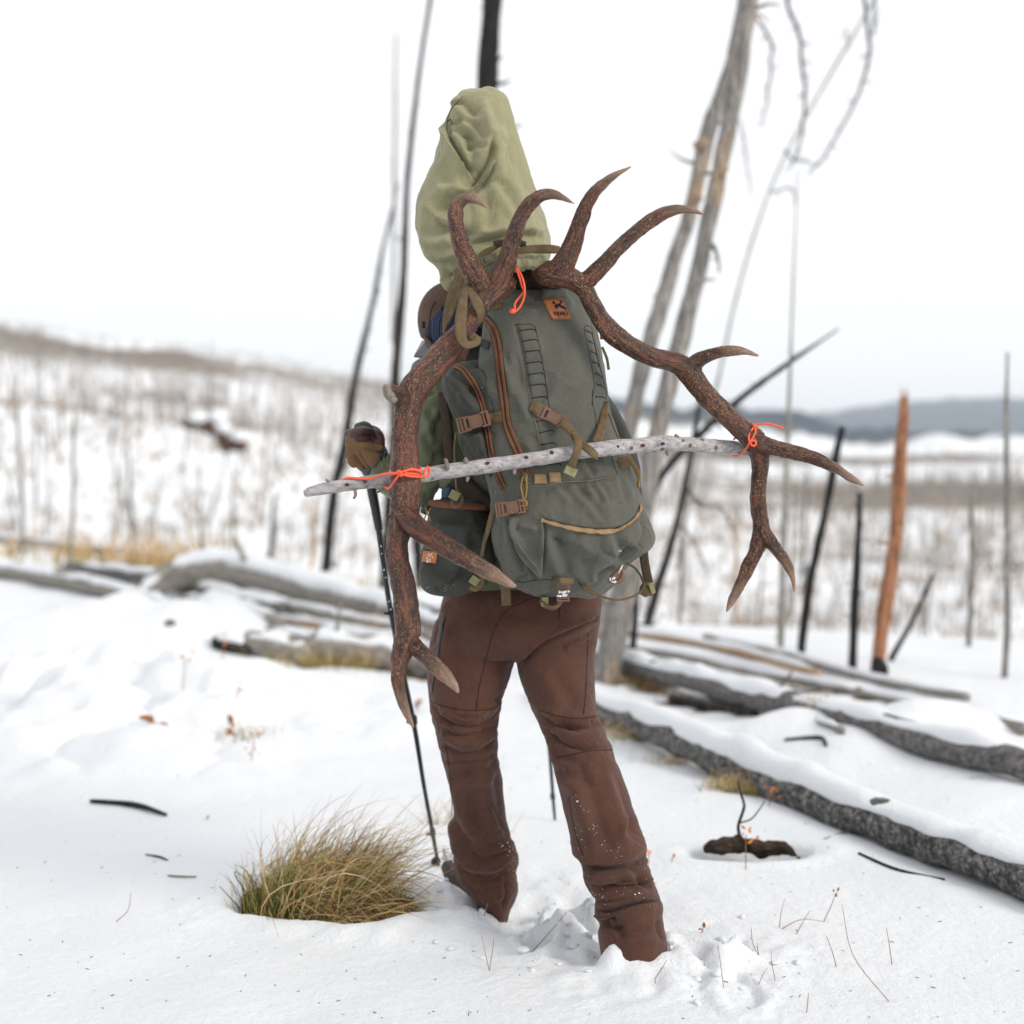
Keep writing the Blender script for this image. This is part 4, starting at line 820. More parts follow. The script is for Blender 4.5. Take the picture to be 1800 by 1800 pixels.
part('glove_cuff', pxtube([(655, 812, 4.1, 28), (663, 819, 4.1, 30)], 2, 24), F_BLK, person)

# cap
capc = P(806, 572, 4.28)
V, F = ellipsoid(capc, (.118, .135, .128), 40, 24); V[:, 2] = np.where(V[:, 2] < capc[2] - .035, capc[2] - .035 + (V[:, 2] - capc[2] + .035) * .25, V[:, 2]); V[:, 0] -= (V[:, 2] - capc[2]) * .12
capo = part('cap', (V, F), F_CAP, person)
mp_ = []; N_ = 14
V2, F2 = ellipsoid(capc + np.array([.012, -.03, -.018]), (.112, .126, .118), 30, 20); V2[:, 2] = np.maximum(V2[:, 2], capc[2] - .055)
part('mesh_panel', (V2, F2), F_NAVY, capo)
for k in range(5):
    x = 757 + k * 4.5
    part('stitching', pxtube([(x + 16, 545, 4.1, 1), (x + 6, 562, 4.1, 1.0), (x + 4, 585, 4.1, 1.0), (x + 8, 612, 4.1, 1)], 4, 5), plain('pale_blue_thread', (.07, .09, .15), .8, .1) if k == 0 else bpy.data.materials['pale_blue_thread'], capo)
bv_ = [P(*a) for a in [(752, 600, 4.25), (756, 632, 4.12), (728, 628, 4.2), (742, 602, 4.4), (775, 640, 4.3), (782, 612, 4.44)]]
bt = [x + np.array([0, 0, .006]) for x in bv_]
V = np.array(bv_ + bt); F = [(0, 1, 2, 3), (0, 4, 1), (0, 3, 5, 4), (6, 9, 8, 7), (6, 7, 10), (6, 10, 11, 9), (1, 7, 8, 2), (2, 8, 9, 3), (4, 10, 7, 1), (3, 9, 11, 5), (5, 11, 10, 4)]
part('brim', (V, F), F_BLK, capo, smooth=False)
seam_c = [part('cap_seam', pxtube([(x0, 520, 4.2, 1), (x0 - 14, 545, 4.15, 1), (x0 - 18, 590, 4.14, 1)], 5, 5), SEAMT, capo) for x0 in (772, 790)]
part('label', box(P(745, 571, 4.163), (.009, .002, .02)), PRINT, capo, smooth=False)
part('cap_band', pxtube([(748, 594, 4.2, 4), (766, 616, 4.12, 5), (790, 622, 4.12, 5)], 5, 8), F_CAP, capo)
# boots
for rows, lab in ((((866, 1612, 4.40, 20), (844, 1596, 4.45, 21), (822, 1570, 4.53, 20), (801, 1544, 4.6, 18), (788, 1522, 4.66, 14)), 'left'), (((1112, 1672, 3.98, 24), (1112, 1690, 4.03, 26), (1106, 1690, 4.13, 24), (1100, 1684, 4.2, 18)), 'right')):
    bo = part('boot', remesh(pxtube(rows, 5, 20), .006, 3), BOOT, person)
    part('sole', pxtube([(u - 4, v + r * .62, d + .01, r * .3) for u, v, d, r in rows], 5, 14), F_BLK, bo)

# ------------------------------------------------------------------ backpack
pack = thing('backpack', 'large grey green hiking pack with tan webbing and orange leather patch on the walking person', 'backpack', P(990, 1045, 4.0))
KS = .2
mainr = [(499, 905, 985, 3.98, .05, 2.2), (503, 888, 1003, 3.98, .09, 2.3), (512, 870, 1018, 3.98, .115, 2.4), (528, 858, 1032, 3.98, .135, 2.5), (560, 850, 1044, 3.98, .15, 2.6), (600, 846, 1052, 3.98, .16, 2.7), (640, 842, 1062, 3.98, .165, 2.7), (680, 838, 1068, 3.98, .165, 2.7), (720, 838, 1073, 3.98, .165, 2.6), (760, 840, 1084, 3.98, .16, 2.6), (800, 846, 1100, 3.97, .158, 2.6), (836, 852, 1116, 3.97, .16, 2.6),
         (850, 858, 1120, 3.97, .165, 2.6), (880, 864, 1126, 3.97, .175, 2.6), (910, 864, 1137, 3.97, .185, 2.6), (935, 866, 1147, 3.97, .19, 2.6), (952, 868, 1148, 3.97, .19, 2.6), (970, 872, 1135, 3.98, .185, 2.5), (990, 880, 1108, 3.98, .17, 2.4), (1015, 893, 1086, 3.99, .15, 2.3), (1035, 912, 1068, 4.0, .12, 2.2), (1048, 945, 1040, 4.0, .08, 2)]
mb = remesh(loft(mainr, 5, 80, KS), .0036, 3)
PS = [('o', 5, .007, CE([(0, 660), (100, 740), (300, 800), (550, 850), (800, 860), (1000, 830), (1120, 760), (1190, 640)])),
      ('c', 5, .006, CE([(200, 900), (300, 1000), (330, 1060)])), ('f', 12, .008, CE([(170, 940), (260, 1130), (330, 1380)])), ('r', 14, .006, CE([(480, 920), (600, 1060), (800, 1100)])), ('f', 10, .008, CE([(830, 860), (900, 1000), (970, 1130)])),
      ('c', 6, .010, CE([(1200, 1010), (1100, 1080), (1000, 1170), (960, 1220)])), ('r', 10, .008, CE([(1230, 760), (1230, 880), (1190, 1000), (1080, 1060)])), ('c', 7, .012, CE([(1215, 640), (1240, 800), (1225, 930), (1160, 1040)])),
      ('f', 9, .006, CE([(410, 330), (500, 450), (620, 560), (760, 760)])), ('f', 8, .005, CE([(600, 320), (680, 420), (720, 560)])), ('f', 6, .004, CE([(700, 300), (780, 400), (830, 540)])), ('f', 7, .004, CE([(950, 250), (980, 380), (1000, 560)])), ('f', 7, .004, CE([(1040, 230), (1100, 380), (1120, 520)])), ('f', 9, .005, CE([(240, 340), (330, 420), (430, 560)])),
      ('r', 9, .006, CE([(700, 1360), (560, 1400), (500, 1440)])), ('c', 5, .006, CE([(680, 1370), (780, 1330), (900, 1270)])), ('f', 10, .006, CE([(560, 1300), (700, 1180), (820, 1080)])),
      # lower left side pocket of the main bag
      ('c', 4, .010, CD([(1105, 440), (1120, 560), (1150, 720), (1200, 900), (1250, 1030), (1290, 1120)])), ('r', 7, .012, CD([(1170, 440), (1180, 580), (1240, 760), (1350, 900), (1440, 1020), (1490, 1140)])), ('c', 4, .008, CD([(1190, 670), (1260, 800), (1380, 940), (1470, 1080)])), ('c', 4, .009, CD([(1190, 900), (1290, 1010), (1400, 1100), (1490, 1145)])),
      ('o', 6, .008, CD([(1500, 480), (1512, 620), (1508, 800), (1498, 980), (1490, 1140)])), ('f', 8, .005, CD([(960, 470), (990, 640), (950, 860)])), ('r', 7, .006, CD([(1230, 560), (1330, 560), (1440, 600)])), ('c', 5, .008, CD([(1180, 1160), (1280, 1150), (1330, 1100)])), ('r', 7, .007, CD([(1300, 1180), (1420, 1230), (1580, 1240)])), ('c', 4, .007, CD([(1180, 1180), (1280, 1250), (1400, 1290)])),
      # main panel
      ('c', 2.5, .004, CB([(30, 570), (70, 640), (110, 780), (150, 950), (190, 1150), (225, 1400), (260, 1660)])), ('c', 2.5, .003, CB([(1140, 400), (1150, 560), (1160, 720), (1200, 880), (1260, 1160), (1330, 1440), (1370, 1640)])),
      ('f', 14, .004, CB([(400, 1800), (560, 1500), (640, 1300)])), ('f', 10, .004, CB([(200, 60), (280, 120), (420, 170)])), ('c', 4, .004, CB([(210, 100), (300, 140), (380, 200)])), ('f', 8, .004, CB([(60, 300), (200, 300), (400, 330)])), ('f', 9, .004, CB([(460, 200), (430, 120), (400, 60)])), ('f', 9, .004, CB([(760, 120), (860, 200), (900, 300)])),
      ('f', 8, .005, C1([(600, 1480), (640, 1560), (680, 1700)])), ('f', 9, .005, C2([(1140, 120), (1180, 300), (1240, 480)])), ('f', 10, .005, C2([(1220, 560), (1260, 640), (1240, 720)])),
      ('r', 12, .006, C2([(960, 140), (1010, 250), (1030, 380)])), ('f', 9, .006, CC([(1400, 730), (1600, 760), (1790, 800)])), ('f', 7, .005, CC([(1550, 760), (1640, 860), (1700, 950)])), ('c', 3, .005, CE([(320, 310), (500, 300), (700, 270), (940, 235)]))]
mb = sculpt(mb, PS, lambda V: fbm(V, 9, 3) * .0035 + (1 - np.abs(fbm(V, 7, 3, off=8)) * 2) * .0035 + (1 - np.abs(fbm(V * np.array([1, 1, .6]), 17, 3, off=12)) * 2) * .0022 * (proj(V)[1] > 800) + fbm(V * np.array([1, 1, .5]), 26, 2, off=3) * .0008)
main_bag = part('main_bag', mb, F_PACK, pack)
# upper left side pocket, bulging, with its own zipper
spr = [(636, 812, 862, 3.96, .05, 2.2), (642, 800, 880, 3.955, .085, 2.3), (655, 786, 892, 3.95, .11, 2.3), (672, 777, 896, 3.95, .125, 2.3), (700, 782, 900, 3.95, .13, 2.3), (740, 801, 904, 3.945, .12, 2.3), (755, 806, 906, 3.945, .118, 2.3), (785, 812, 912, 3.94, .12, 2.3), (820, 824, 920, 3.94, .115, 2.3), (845, 842, 926, 3.945, .10, 2.2), (865, 864, 928, 3.95, .08, 2.2), (882, 880, 925, 3.955, .05, 2)]
sp = remesh(loft(spr, 5, 60, KS), .0040, 3)
SS = [('f', 9, .006, C2([(800, 230), (880, 300), (950, 400)])), ('f', 10, .008, CC([(340, 20), (440, 120), (520, 260)])), ('c', 5, .010, CC([(300, 540), (360, 700), (480, 900), (640, 1080), (720, 1170)])), ('r', 8, .008, CC([(440, 470), (520, 560), (520, 720)])), ('c', 4, .008, CC([(540, 440), (560, 560), (600, 740)])), ('f', 7, .006, CC([(680, 420), (760, 560), (820, 680)])),
      ('c', 6, .012, CC([(280, 480), (420, 470), (560, 430), (720, 390)])), ('c', 4, .008, CC([(640, 900), (720, 1030), (780, 1130)])), ('f', 7, .006, CC([(440, 920), (560, 1040), (700, 1180)])), ('f', 7, .005, CC([(640, 40), (620, 160), (660, 260)])), ('c', 5, .007, CC([(740, 1080), (820, 1150), (880, 1190)])), ('r', 9, .006, CA([(520, 1440), (640, 1460), (800, 1450)])), ('f', 9, .006, CA([(760, 1560), (840, 1650), (900, 1800)])), ('c', 5, .006, CA([(960, 1480), (980, 1600), (1000, 1790)]))]
sp = sculpt(sp, SS, lambda V: fbm(V, 15, 3) * .004 + (1 - np.abs(fbm(V * np.array([1, 1, .6]), 12, 3, off=8)) * 2) * .004)
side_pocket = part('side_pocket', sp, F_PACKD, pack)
rp = remesh(loft([(690, 1040, 1068, 4.1, .05, 2.1), (712, 1030, 1082, 4.1, .07, 2.1), (741, 1030, 1100, 4.1, .085, 2.1), (771, 1030, 1112, 4.1, .09, 2.1), (800, 1030, 1121, 4.1, .09, 2.1), (850, 1030, 1126, 4.08, .09, 2.1), (890, 1030, 1130, 4.06, .06, 2.1)], 4, 40, KS), .005, 3)
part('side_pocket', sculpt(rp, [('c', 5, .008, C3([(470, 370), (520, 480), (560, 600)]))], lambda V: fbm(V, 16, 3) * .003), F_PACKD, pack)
# hip belt pouch
hp = remesh(loft([(878, 762, 846, 4.05, .06, 2.4), (884, 758, 852, 4.05, .08, 2.4), (895, 755, 857, 4.05, .085, 2.4), (920, 750, 866, 4.05, .09, 2.4), (970, 742, 872, 4.04, .1, 2.5), (1010, 737, 868, 4.04, .1, 2.5), (1030, 740, 852, 4.04, .095, 2.5), (1042, 752, 830, 4.04, .07, 2.3), (1048, 775, 808, 4.04, .04, 2)], 5, 50, .1), .0042, 3)
HS = [('f', 12, .007, CD([(700, 560), (640, 900), (500, 1120)])), ('f', 10, .006, CD([(140, 960), (300, 1100), (500, 1180)])), ('c', 6, .006, CD([(620, 1010), (480, 1180), (300, 1260)])), ('f', 10, .006, CD([(300, 500), (480, 520), (700, 500)])), ('r', 10, .005, CD([(660, 420), (720, 560), (760, 700)]))]
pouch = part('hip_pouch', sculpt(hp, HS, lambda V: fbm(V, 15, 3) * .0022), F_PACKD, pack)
part('rim_tape', pxtube([(757, 884, 3.975, 6), (790, 889, 3.962, 6), (820, 890, 3.96, 6), (852, 892, 3.985, 6)], 5, 8), ZIPT, pouch)
BV_P = BVHTree.FromPolygons([tuple(x) for x in np.vstack([mb[0], sp[0], rp[0], hp[0]]).tolist()], merge(mb, sp, rp, hp)[1])
BV_M = BVHTree.FromPolygons([tuple(x) for x in mb[0].tolist()], mb[1])
# zippers: two tapes and a dark coil between them
def zipper(pts, w1, parent):
    q_ = cr(np.array(pts, float), 4); t = np.gradient(q_, axis=0); t /= np.hypot(t[:, 0], t[:, 1])[:, None]; nn = np.c_[-t[:, 1], t[:, 0]]
    a = strap(BV_P, q_, w1, ZIPT, parent, 'zipper', .0012, .0012, n=2)
    for s in (-1, 1):
        strap(BV_P, q_ + nn * s * w1 * .27, w1 * .36, ZIPT, a, 'zipper_tape', .0028, .0022, n=2)
    p, _ = lay(BV_P, q_, .0036, 2); part('zipper_teeth', tube(p, .0013, 6), ZIPC, a)
    for s in (-1, 1):
        p, _ = lay(BV_P, q_ + nn * s * w1 * .52, .0006, 2); part('edge_stitch', tube(p, .0007, 5), SEAM, a)
zipper([(849, 557), (858, 566), (868, 581), (874, 605), (878, 640), (883, 680), (887, 712), (890, 740), (898, 765), (909, 790), (918, 812), (925, 836)], 15, main_bag)
zipper([(800, 643), (812, 648), (826, 665), (838, 684), (846, 706), (852, 730), (857, 758), (861, 785), (868, 815), (877, 840), (886, 858)], 11, side_pocket)
# laser cut ladders: each slot a raised flap edge
def ladder(rows):
    for i, (a, b) in enumerate(rows):
        p = [a, ((a[0] * .7 + b[0] * .3), a[1] * .7 + b[1] * .3 - .8), (a[0] * .2 + b[0] * .8, a[1] * .2 + b[1] * .8 - 1.2), b, (b[0] + 1, b[1] + 3)]
        seam(BV_M, p, .0011, SEAM, main_bag, 'webbing_slot', .0005, 3)
        q_ = [(x, y - 2.2) for x, y in p[:3]]
        strap(BV_M, q_, 2.2, F_PACK, main_bag, 'webbing_slot_lip', .0008, .0012, n=3)
LB = [((105, 670), (330, 650)), ((145, 825), (355, 795)), ((180, 975), (385, 955)), ((205, 1140), (415, 1115)), ((235, 1305), (440, 1275)), ((265, 1455), (470, 1440)), ((290, 1640), (490, 1620))]
ladder([(CB([a])[0], CB([b])[0]) for a, b in LB])
ladder([(CC([a])[0], CC([b])[0]) for a, b in [((1050, 120), (1200, 105)), ((1100, 370), (1240, 340)), ((1130, 490), (1280, 460)), ((1150, 615), (1300, 595)), ((1210, 830), (1350, 815))]])
ladder([(CB([a])[0], CB([b])[0]) for a, b in [((1065, 670), (1150, 715)), ((1100, 820), (1185, 865)), ((1135, 970), (1210, 1005)), ((1160, 1120), (1245, 1155)), ((1185, 1280), (1280, 1325)), ((1215, 1440), (1310, 1475)), ((1200, 1620), (1345, 1635))]])
seam(BV_M, CB([(40, 575), (160, 572), (270, 572), (330, 610), (350, 680), (390, 850), (430, 1080), (470, 1300), (500, 1520), (540, 1780)]), .0008, SEAM, main_bag)
seam(BV_M, CB([(0, 545), (40, 590), (90, 700), (130, 880), (160, 1040), (200, 1300), (240, 1560), (262, 1660)]), .0011, SEAMH, main_bag)
seam(BV_M, CB([(1130, 610), (1080, 590), (1045, 610), (1040, 660), (1070, 800), (1110, 980), (1140, 1150), (1170, 1330), (1185, 1450), (1175, 1550), (1155, 1640), (1150, 1740)]), .0009, SEAM, main_bag)
seam(BV_M, CB([(1135, 400), (1145, 600), (1160, 740), (1200, 900), (1250, 1130), (1310, 1360), (1365, 1620)]), .0009, SEAM, main_bag)
seam(BV_M, CC([(1010, 0), (1030, 120), (1040, 200), (1080, 340), (1110, 480), (1130, 600), (1140, 660)]), .0011, SEAMH, main_bag)
seam(BV_M, CC([(1690, 20), (1690, 170), (1720, 300), (1730, 440)]), .0009, SEAM, main_bag)
seam(BV_M, CE([(-60, 350), (120, 345), (300, 310), (420, 300), (620, 290), (800, 260), (940, 235)]), .0012, SEAMH, main_bag)
seam(BV_M, CE([(860, 10), (900, 120), (940, 235)]), .0011, SEAM, main_bag)
seam(BV_M, CD([(1498, 480), (1512, 620), (1508, 800), (1498, 980), (1490, 1150)]), .0011, SEAMH, main_bag)
seam(BV_M, CD([(1172, 450), (1185, 580), (1240, 760), (1350, 910), (1440, 1020), (1490, 1150)]), .0010, SEAMH, main_bag)
seam(BV_M, CD([(1180, 1165), (1300, 1180), (1400, 1160), (1500, 1150), (1650, 1150)]), .0010, SEAM, main_bag)
# tan binding across the lower pocket
strap(BV_M, CE([(70, 735), (200, 775), (400, 825), (600, 858), (780, 868), (920, 850), (1050, 795), (1130, 725), (1180, 650), (1205, 570)]), 9, WEBL, main_bag, 'binding', .002, .002)
seam(BV_M, CE([(70, 712), (200, 748), (400, 795), (600, 828), (780, 838), (920, 820), (1050, 762), (1130, 690), (1190, 560)]), .0013, SEAM, main_bag)
strap(BV_M, C1([(1100, 1240), (1120, 1290), (1130, 1340), (1135, 1400)]), 7, ZIPT, main_bag, 'zipper', .002, .002); strap(BV_M, C1([(1135, 1440), (1160, 1500), (1170, 1560)]), 5, WEB, main_bag, 'binding', .002, .002)
strap(BV_P, C3([(462, 400), (480, 450), (505, 510), (530, 560), (545, 600)]), 5, ZIPT, pack, 'zipper', .002, .002)
# leather patch with printed mark and word
pu = [CB([q_])[0] for q_ in [(440, 200), (720, 192), (858, 500), (585, 505)]]
def bil(s, t): a = np.array(pu, float); return (a[0] * (1 - s) + a[1] * s) * (1 - t) + (a[3] * (1 - s) + a[2] * s) * t + np.array([-2.2 * math.sin(s * 0) * 0 - 1.6 * math.sin(math.pi * t) * (1 - s), -1.0 * math.sin(math.pi * s) * (1 - t) * -1])
g = 10; Vt = []; nb = onb(BV_M, 979, 543)[1]
for lay_ in (.0008, .0042):
    for i in range(g + 1):
        for j in range(g + 1):
            uv = bil(j / g, i / g); h, _ = onb(BV_M, uv[0], uv[1], lay_); Vt.append(h)
n1 = (g + 1) ** 2; Ft = []
for i in range(g):
    for j in range(g): a = i * (g + 1) + j; Ft.append((n1 + a, n1 + a + 1, n1 + a + g + 2, n1 + a + g + 1)); Ft.append((a, a + g + 1, a + g + 2, a + 1))
for i in range(g):
    for a, b in ((i, i + 1), ((i + 1) * (g + 1), i * (g + 1)), (g * (g + 1) + i + 1, g * (g + 1) + i), (i * (g + 1) + g, (i + 1) * (g + 1) + g)): Ft.append((a, b, n1 + b, n1 + a))
patch = part('leather_patch', (np.array(Vt), Ft), LEATH, main_bag)
def decal(polys, name, off=.0050):
    """flat print: outlines in patch coordinates (0..1) laid on the leather"""
    V, F = [], []
    for pl in polys:
        s = len(V)
        for a, b in pl: uv = bil(a, b); h, _ = onb(BV_M, uv[0], uv[1], off); V.append(h)
        F.append(tuple(range(s, s + len(pl))))
    return part(name, (np.array(V), F), PRINT, main_bag, smooth=False)
decal([[(.40, .17), (.52, .10), (.58, .22), (.46, .29)], [(.50, .30), (.86, .07), (.95, .18), (.78, .30), (.98, .46), (.98, .60), (.64, .38), (.50, .50), (.42, .40)]], 'logo_mark')
fc = bpy.data.curves.new('brand_word', 'FONT'); fc.body = 'KIFARU'; fc.size = 1; fc.offset = .045; fo = bpy.data.objects.new('t', fc); COL.objects.link(fo)
mw = bpy.data.meshes.new_from_object(fo.evaluated_get(bpy.context.evaluated_depsgraph_get())); bpy.data.objects.remove(fo)
tv = np.array([v.co[:2] for v in mw.vertices]); tf = [tuple(p.vertices) for p in mw.polygons]; tv -= tv.min(0); tv /= tv.max(0)
Vw = []
for x, y in tv: uv = bil(.24 + x * .70, .815 - y * .19); h, _ = onb(BV_M, uv[0], uv[1], .0050); Vw.append(h)
part('printed_word', (np.array(Vw), tf), PRINT, main_bag, smooth=False)
for a_, b_ in ((.33, .46), (.72, .82)): decal([[(a_, .845), (b_, .845), (b_, .875), (a_, .875)]], 'small_print')
# stitch line round the patch
for a, b in (((.04, .04), (.96, .04)), ((.96, .04), (.96, .96)), ((.96, .96), (.04, .96)), ((.04, .96), (.04, .04))):
    seam(BV_M, [tuple(bil(a[0] * (1 - t) + b[0] * t, a[1] * (1 - t) + b[1] * t)) for t in (0, .5, 1)], .0006, ZIPT, main_bag, 'patch_stitch', .0048, 3)

# buckles
def buckle(u, v, d, ang, L, W, mat, parent, nn=(0, -1, .05), label=None, three=False):
    """side release buckle: length L, width W in px; ang in degrees clockwise from +u on the picture"""
    k = d / FPX; n = nrm(np.array(nn, float)); a = R(ang); ax = math.cos(a) * RT - math.sin(a) * UP; ax = nrm(ax - n * (ax @ n)); ay = np.cross(n, ax); M = np.c_[ax, ay, n]; c = P(u, v, d); L *= k; W *= k; T = .007
    def bx(x, y, z, sx, sy, sz, bev=0): return box(c + M @ np.array([x * L, y * W, z * T]), (sx * L, sy * W, sz * T), M, bev * W)
    body_ = merge(bx(.10, 0, .1, .42, .86, 1.15, .16), bx(.10, 0, .75, .30, .5, .25, .1), bx(.40, .44, 0, .26, .13, .8), bx(.40, -.44, 0, .26, .13, .8), bx(.50, 0, 0, .075, 1.0, .85, .04), bx(.37, 0, 0, .06, .8, .6))
    b = part('buckle', body_, mat, parent, smooth=False)
    cl = merge(bx(-.16, .40, -.05, .2, .2, .9, .06), bx(-.16, -.40, -.05, .2, .2, .9, .06), bx(-.23, 0, 0, .08, 1.0, .9, .05), bx(-.33, .46, 0, .24, .1, .8), bx(-.33, -.46, 0, .24, .1, .8), bx(-.36, 0, .1, .06, .9, .7), bx(-.46, 0, 0, .07, 1.0, .95, .04))
    part('clasp', cl, mat, b, smooth=False); return b
def nrmat(u, v, bv=None): return onb(bv or BV_P, u, v)[1]
def dat(u, v, off=.004, bv=None): h, _ = onb(bv or BV_P, u, v, off); return float((h - CAM) @ FW)
# strap with buckle over the side pocket
strap(BV_P, CC([(590, 340), (660, 325), (730, 315)]), 19, WEB, pack, 'strap', .003, .002, sm=4)
buckle(831, 742, dat(838, 742, .009), -14, 58, 27, PLB, pack, nn=(-.25, -1, .05))
fstrap([(803, 760, 3.86), (799, 785, 3.9), (800, 820, 3.93), (802, 850, 3.95), (803, 862, 3.95)], [5, 5, 6, 5, 4], WEB, pack, nn=[(-.9, -.5, 0), (-.8, -.6, 0)])
part('strap_end', box(P(799, 871, 3.93), (.026, .008, .024), np.array(Matrix.Rotation(R(28), 3, 'Y')), .002), WEBG, pack, smooth=False)
fstrap([(803, 862, 3.95), (812, 876, 3.94), (808, 888, 3.93), (798, 890, 3.93), (794, 880, 3.935)], 7, WEB, pack, nn=[(0, -1, 0)])
# strap with buckle on the main panel
strap(BV_P, CC([(1035, 200), (1085, 222), (1130, 245)]), 19, WEB, pack, 'strap', .003, .002)
buckle(968, 731, dat(968, 731, .010), 27, 58, 22, PLB, pack)
SB = [(985, 742, 3.80), (1000, 752, 3.79), (1011, 768, 3.775), (1022, 780, 3.76), (1036, 791, 3.745), (1045, 799, 3.745), (1050, 803, 3.76)]
fstrap(SB, 15, WEB, pack, nn=[(0, -1, .1), (.1, -1, .5), (0, -1, .3)])
fstrap([(1009, 760, 3.775), (1016, 775, 3.745), (1014, 795, 3.73), (1007, 812, 3.735), (1003, 826, 3.745)], [12, 14, 15, 14, 14], WEB, pack, nn=[(.4, -1, 0), (0, -1, .2), (-.1, -1, 0)])
part('strap_end', box(P(1003, 828, 3.745), (.031, .010, .021), np.array(Matrix.Rotation(R(25), 3, 'Y')), .002), WEBG, pack, smooth=False)
fstrap([(1066, 706, 3.93), (1063, 722, 3.90), (1059, 745, 3.87), (1052, 768, 3.84), (1049, 778, 3.83)], [8, 13, 15, 17, 18], WEB, pack, nn=[(-.3, -1, 0), (-.1, -1, 0)])
# lower left buckle
strap(BV_P, CC([(890, 1260), (960, 1255), (1010, 1250)]), 18, WEB, pack, 'strap', .004, .002)
buckle(896, 893, dat(900, 893, .010), -9, 52, 25, PLB, pack, nn=(-.2, -1, .05))
fstrap([(868, 894, 3.83), (862, 915, 3.85), (857, 935, 3.87), (851, 955, 3.89), (847, 978, 3.90)], [9, 10, 9, 7, 6], WEB, pack, nn=[(-.5, -1, 0)])
strap(BV_P, CC([(1073, 972), (1200, 972)]), 18, WEBL, pack, 'webbing_square', .002, .003); strap(BV_P, CC([(1230, 958), (1352, 955)]), 19, WEBL, pack, 'webbing_square', .002, .003)
# pull cord
pl_ = part('zipper_pull', pxtube([(922, 828, 3.80, 4), (924, 838, 3.79, 4.5), (925, 846, 3.79, 3)], 3, 8), PLG, pack)
for dx in (-2, 3): part('pull_cord', pxtube([(921 + dx, 838, 3.785, 1.6), (920 + dx * 2, 855, 3.78, 1.6), (921 + dx * 1.2, 870, 3.78, 1.6), (920, 882, 3.78, 1.6)], 5, 6), CORDT, pl_)
part('pull_cord', pxtube([(916, 881, 3.775, 1.6), (924, 880, 3.77, 1.6), (925, 888, 3.77, 1.6), (917, 889, 3.775, 1.6)], 5, 6), CORDT, pl_)
# right side webbing, cords
fstrap([(1088, 818, 3.91), (1098, 813, 3.92), (1110, 808, 3.95)], 20, WEB, pack, nn=[(.2, -1, 0)])
for dx in (0, 3): part('pull_cord', pxtube([(1106 + dx, 806, 3.93, 1.6), (1115 + dx, 820, 3.94, 1.6), (1122 + dx, 835, 3.96, 1.6), (1122, 852, 3.97, 1.6)], 5, 6), CORDT, pack)
part('cord_knot', pxtube([(1122, 848, 3.97, 3), (1123, 856, 3.97, 3)], 3, 8), CORDT, pack)
# bottom: haul loop, small buckles with snow, tails
fstrap(CE([(520, 1410, 3.88), (570, 1500, 3.86), (660, 1560, 3.85), (780, 1610, 3.84), (920, 1640, 3.84), (1060, 1620, 3.86), (1170, 1570, 3.9), (1235, 1480, 3.94), (1200, 1360, 3.96), (1130, 1270, 3.96), (1040, 1220, 3.95), (990, 1220, 3.93)]), [15, 12, 9, 6, 5, 6, 8, 7, 6, 6, 6, 6], WEB, pack, 'haul_loop', .002,
       nn=[(0, -1, .3), (0, -.8, .8), (0, -.5, 1), (0, -.4, 1), (-.4, -.6, .8), (-1, -.6, 0), (-.9, -.5, -.4), (-.3, -.6, -.8), (0, -.6, -1)])
fstrap(CE([(1225, 1060, 4.02), (1240, 1200, 4.01), (1265, 1340, 4.0), (1290, 1450, 4.0)]), 16, WEBD, pack, nn=[(.1, -1, 0)])
part('strap_end', pxtube(CE([(1230, 1560, 3.99, 10), (1270, 1510, 3.99, 13), (1300, 1520, 3.99, 11), (1320, 1560, 3.99, 7)]), 4, 10), WEB, pack); part('strap_end', box(P(1146, 1034, 3.965), (.012, .012, .028), np.array(Matrix.Rotation(R(-20), 3, 'Y')), .002), WEBG, pack, smooth=False)
fstrap(CE([(200, 1405, 3.83), (300, 1420, 3.80), (440, 1425, 3.83)]), 12, WEB, pack, nn=[(0, -1, .2)])
buckle(990, 1040, 3.85, 90, 32, 22, PLB, pack)
part('snow_clump', merge(*[ellipsoid(P(980 + RNG.uniform(0, 20), 1039 + RNG.uniform(0, 9), 3.842), RNG.uniform(.0015, .0045, 3), 8, 6) for _ in range(16)]), M_SNOW, pack, kind='stuff')
fstrap([(956, 1050, 3.93), (952, 1058, 3.92), (962, 1066, 3.91), (974, 1068, 3.91), (984, 1060, 3.92), (986, 1052, 3.93)], 12, WEB, pack, 'strap_loop', .002, nn=[(-.8, -.6, 0), (0, -.8, -1), (.8, -.6, 0)])
part('strap_end', box(P(958, 1058, 3.915), (.018, .006, .024), None, .002), WEBG, pack, smooth=False)
part('ring', pxtube(CE([(960, 1270, 3.86, 3), (930, 1330, 3.86, 4), (880, 1380, 3.86, 5), (860, 1420, 3.86, 5), (900, 1440, 3.86, 4), (960, 1420, 3.86, 5), (1000, 1350, 3.86, 5), (985, 1290, 3.86, 3)]), 5, 8), PLB, pack)
part('ring', pxtube(CE([(990, 1240, 3.85, 2), (970, 1290, 3.84, 1.5), (950, 1330, 3.84, 1.5)]), 4, 6), METAL, pack)
part('snow_clump', merge(*[ellipsoid(P(1072 + RNG.uniform(0, 10), 1016 + RNG.uniform(0, 8), 3.85), RNG.uniform(.0015, .004, 3), 8, 6) for _ in range(8)]), M_SNOW, pack, kind='stuff')
fstrap([(888, 1022, 4.0), (889, 1040, 4.02), (890, 1064, 4.04)], 17, WEB, pack, 'strap_tail', nn=[(0, -1, 0)])
fstrap([(842, 1000, 3.93), (846, 1012, 3.92), (846, 1026, 3.92), (836, 1036, 3.92), (826, 1032, 3.92)], 9, WEB, pack, 'strap_loop', nn=[(-.3, -1, 0), (0, -.7, -.7)])
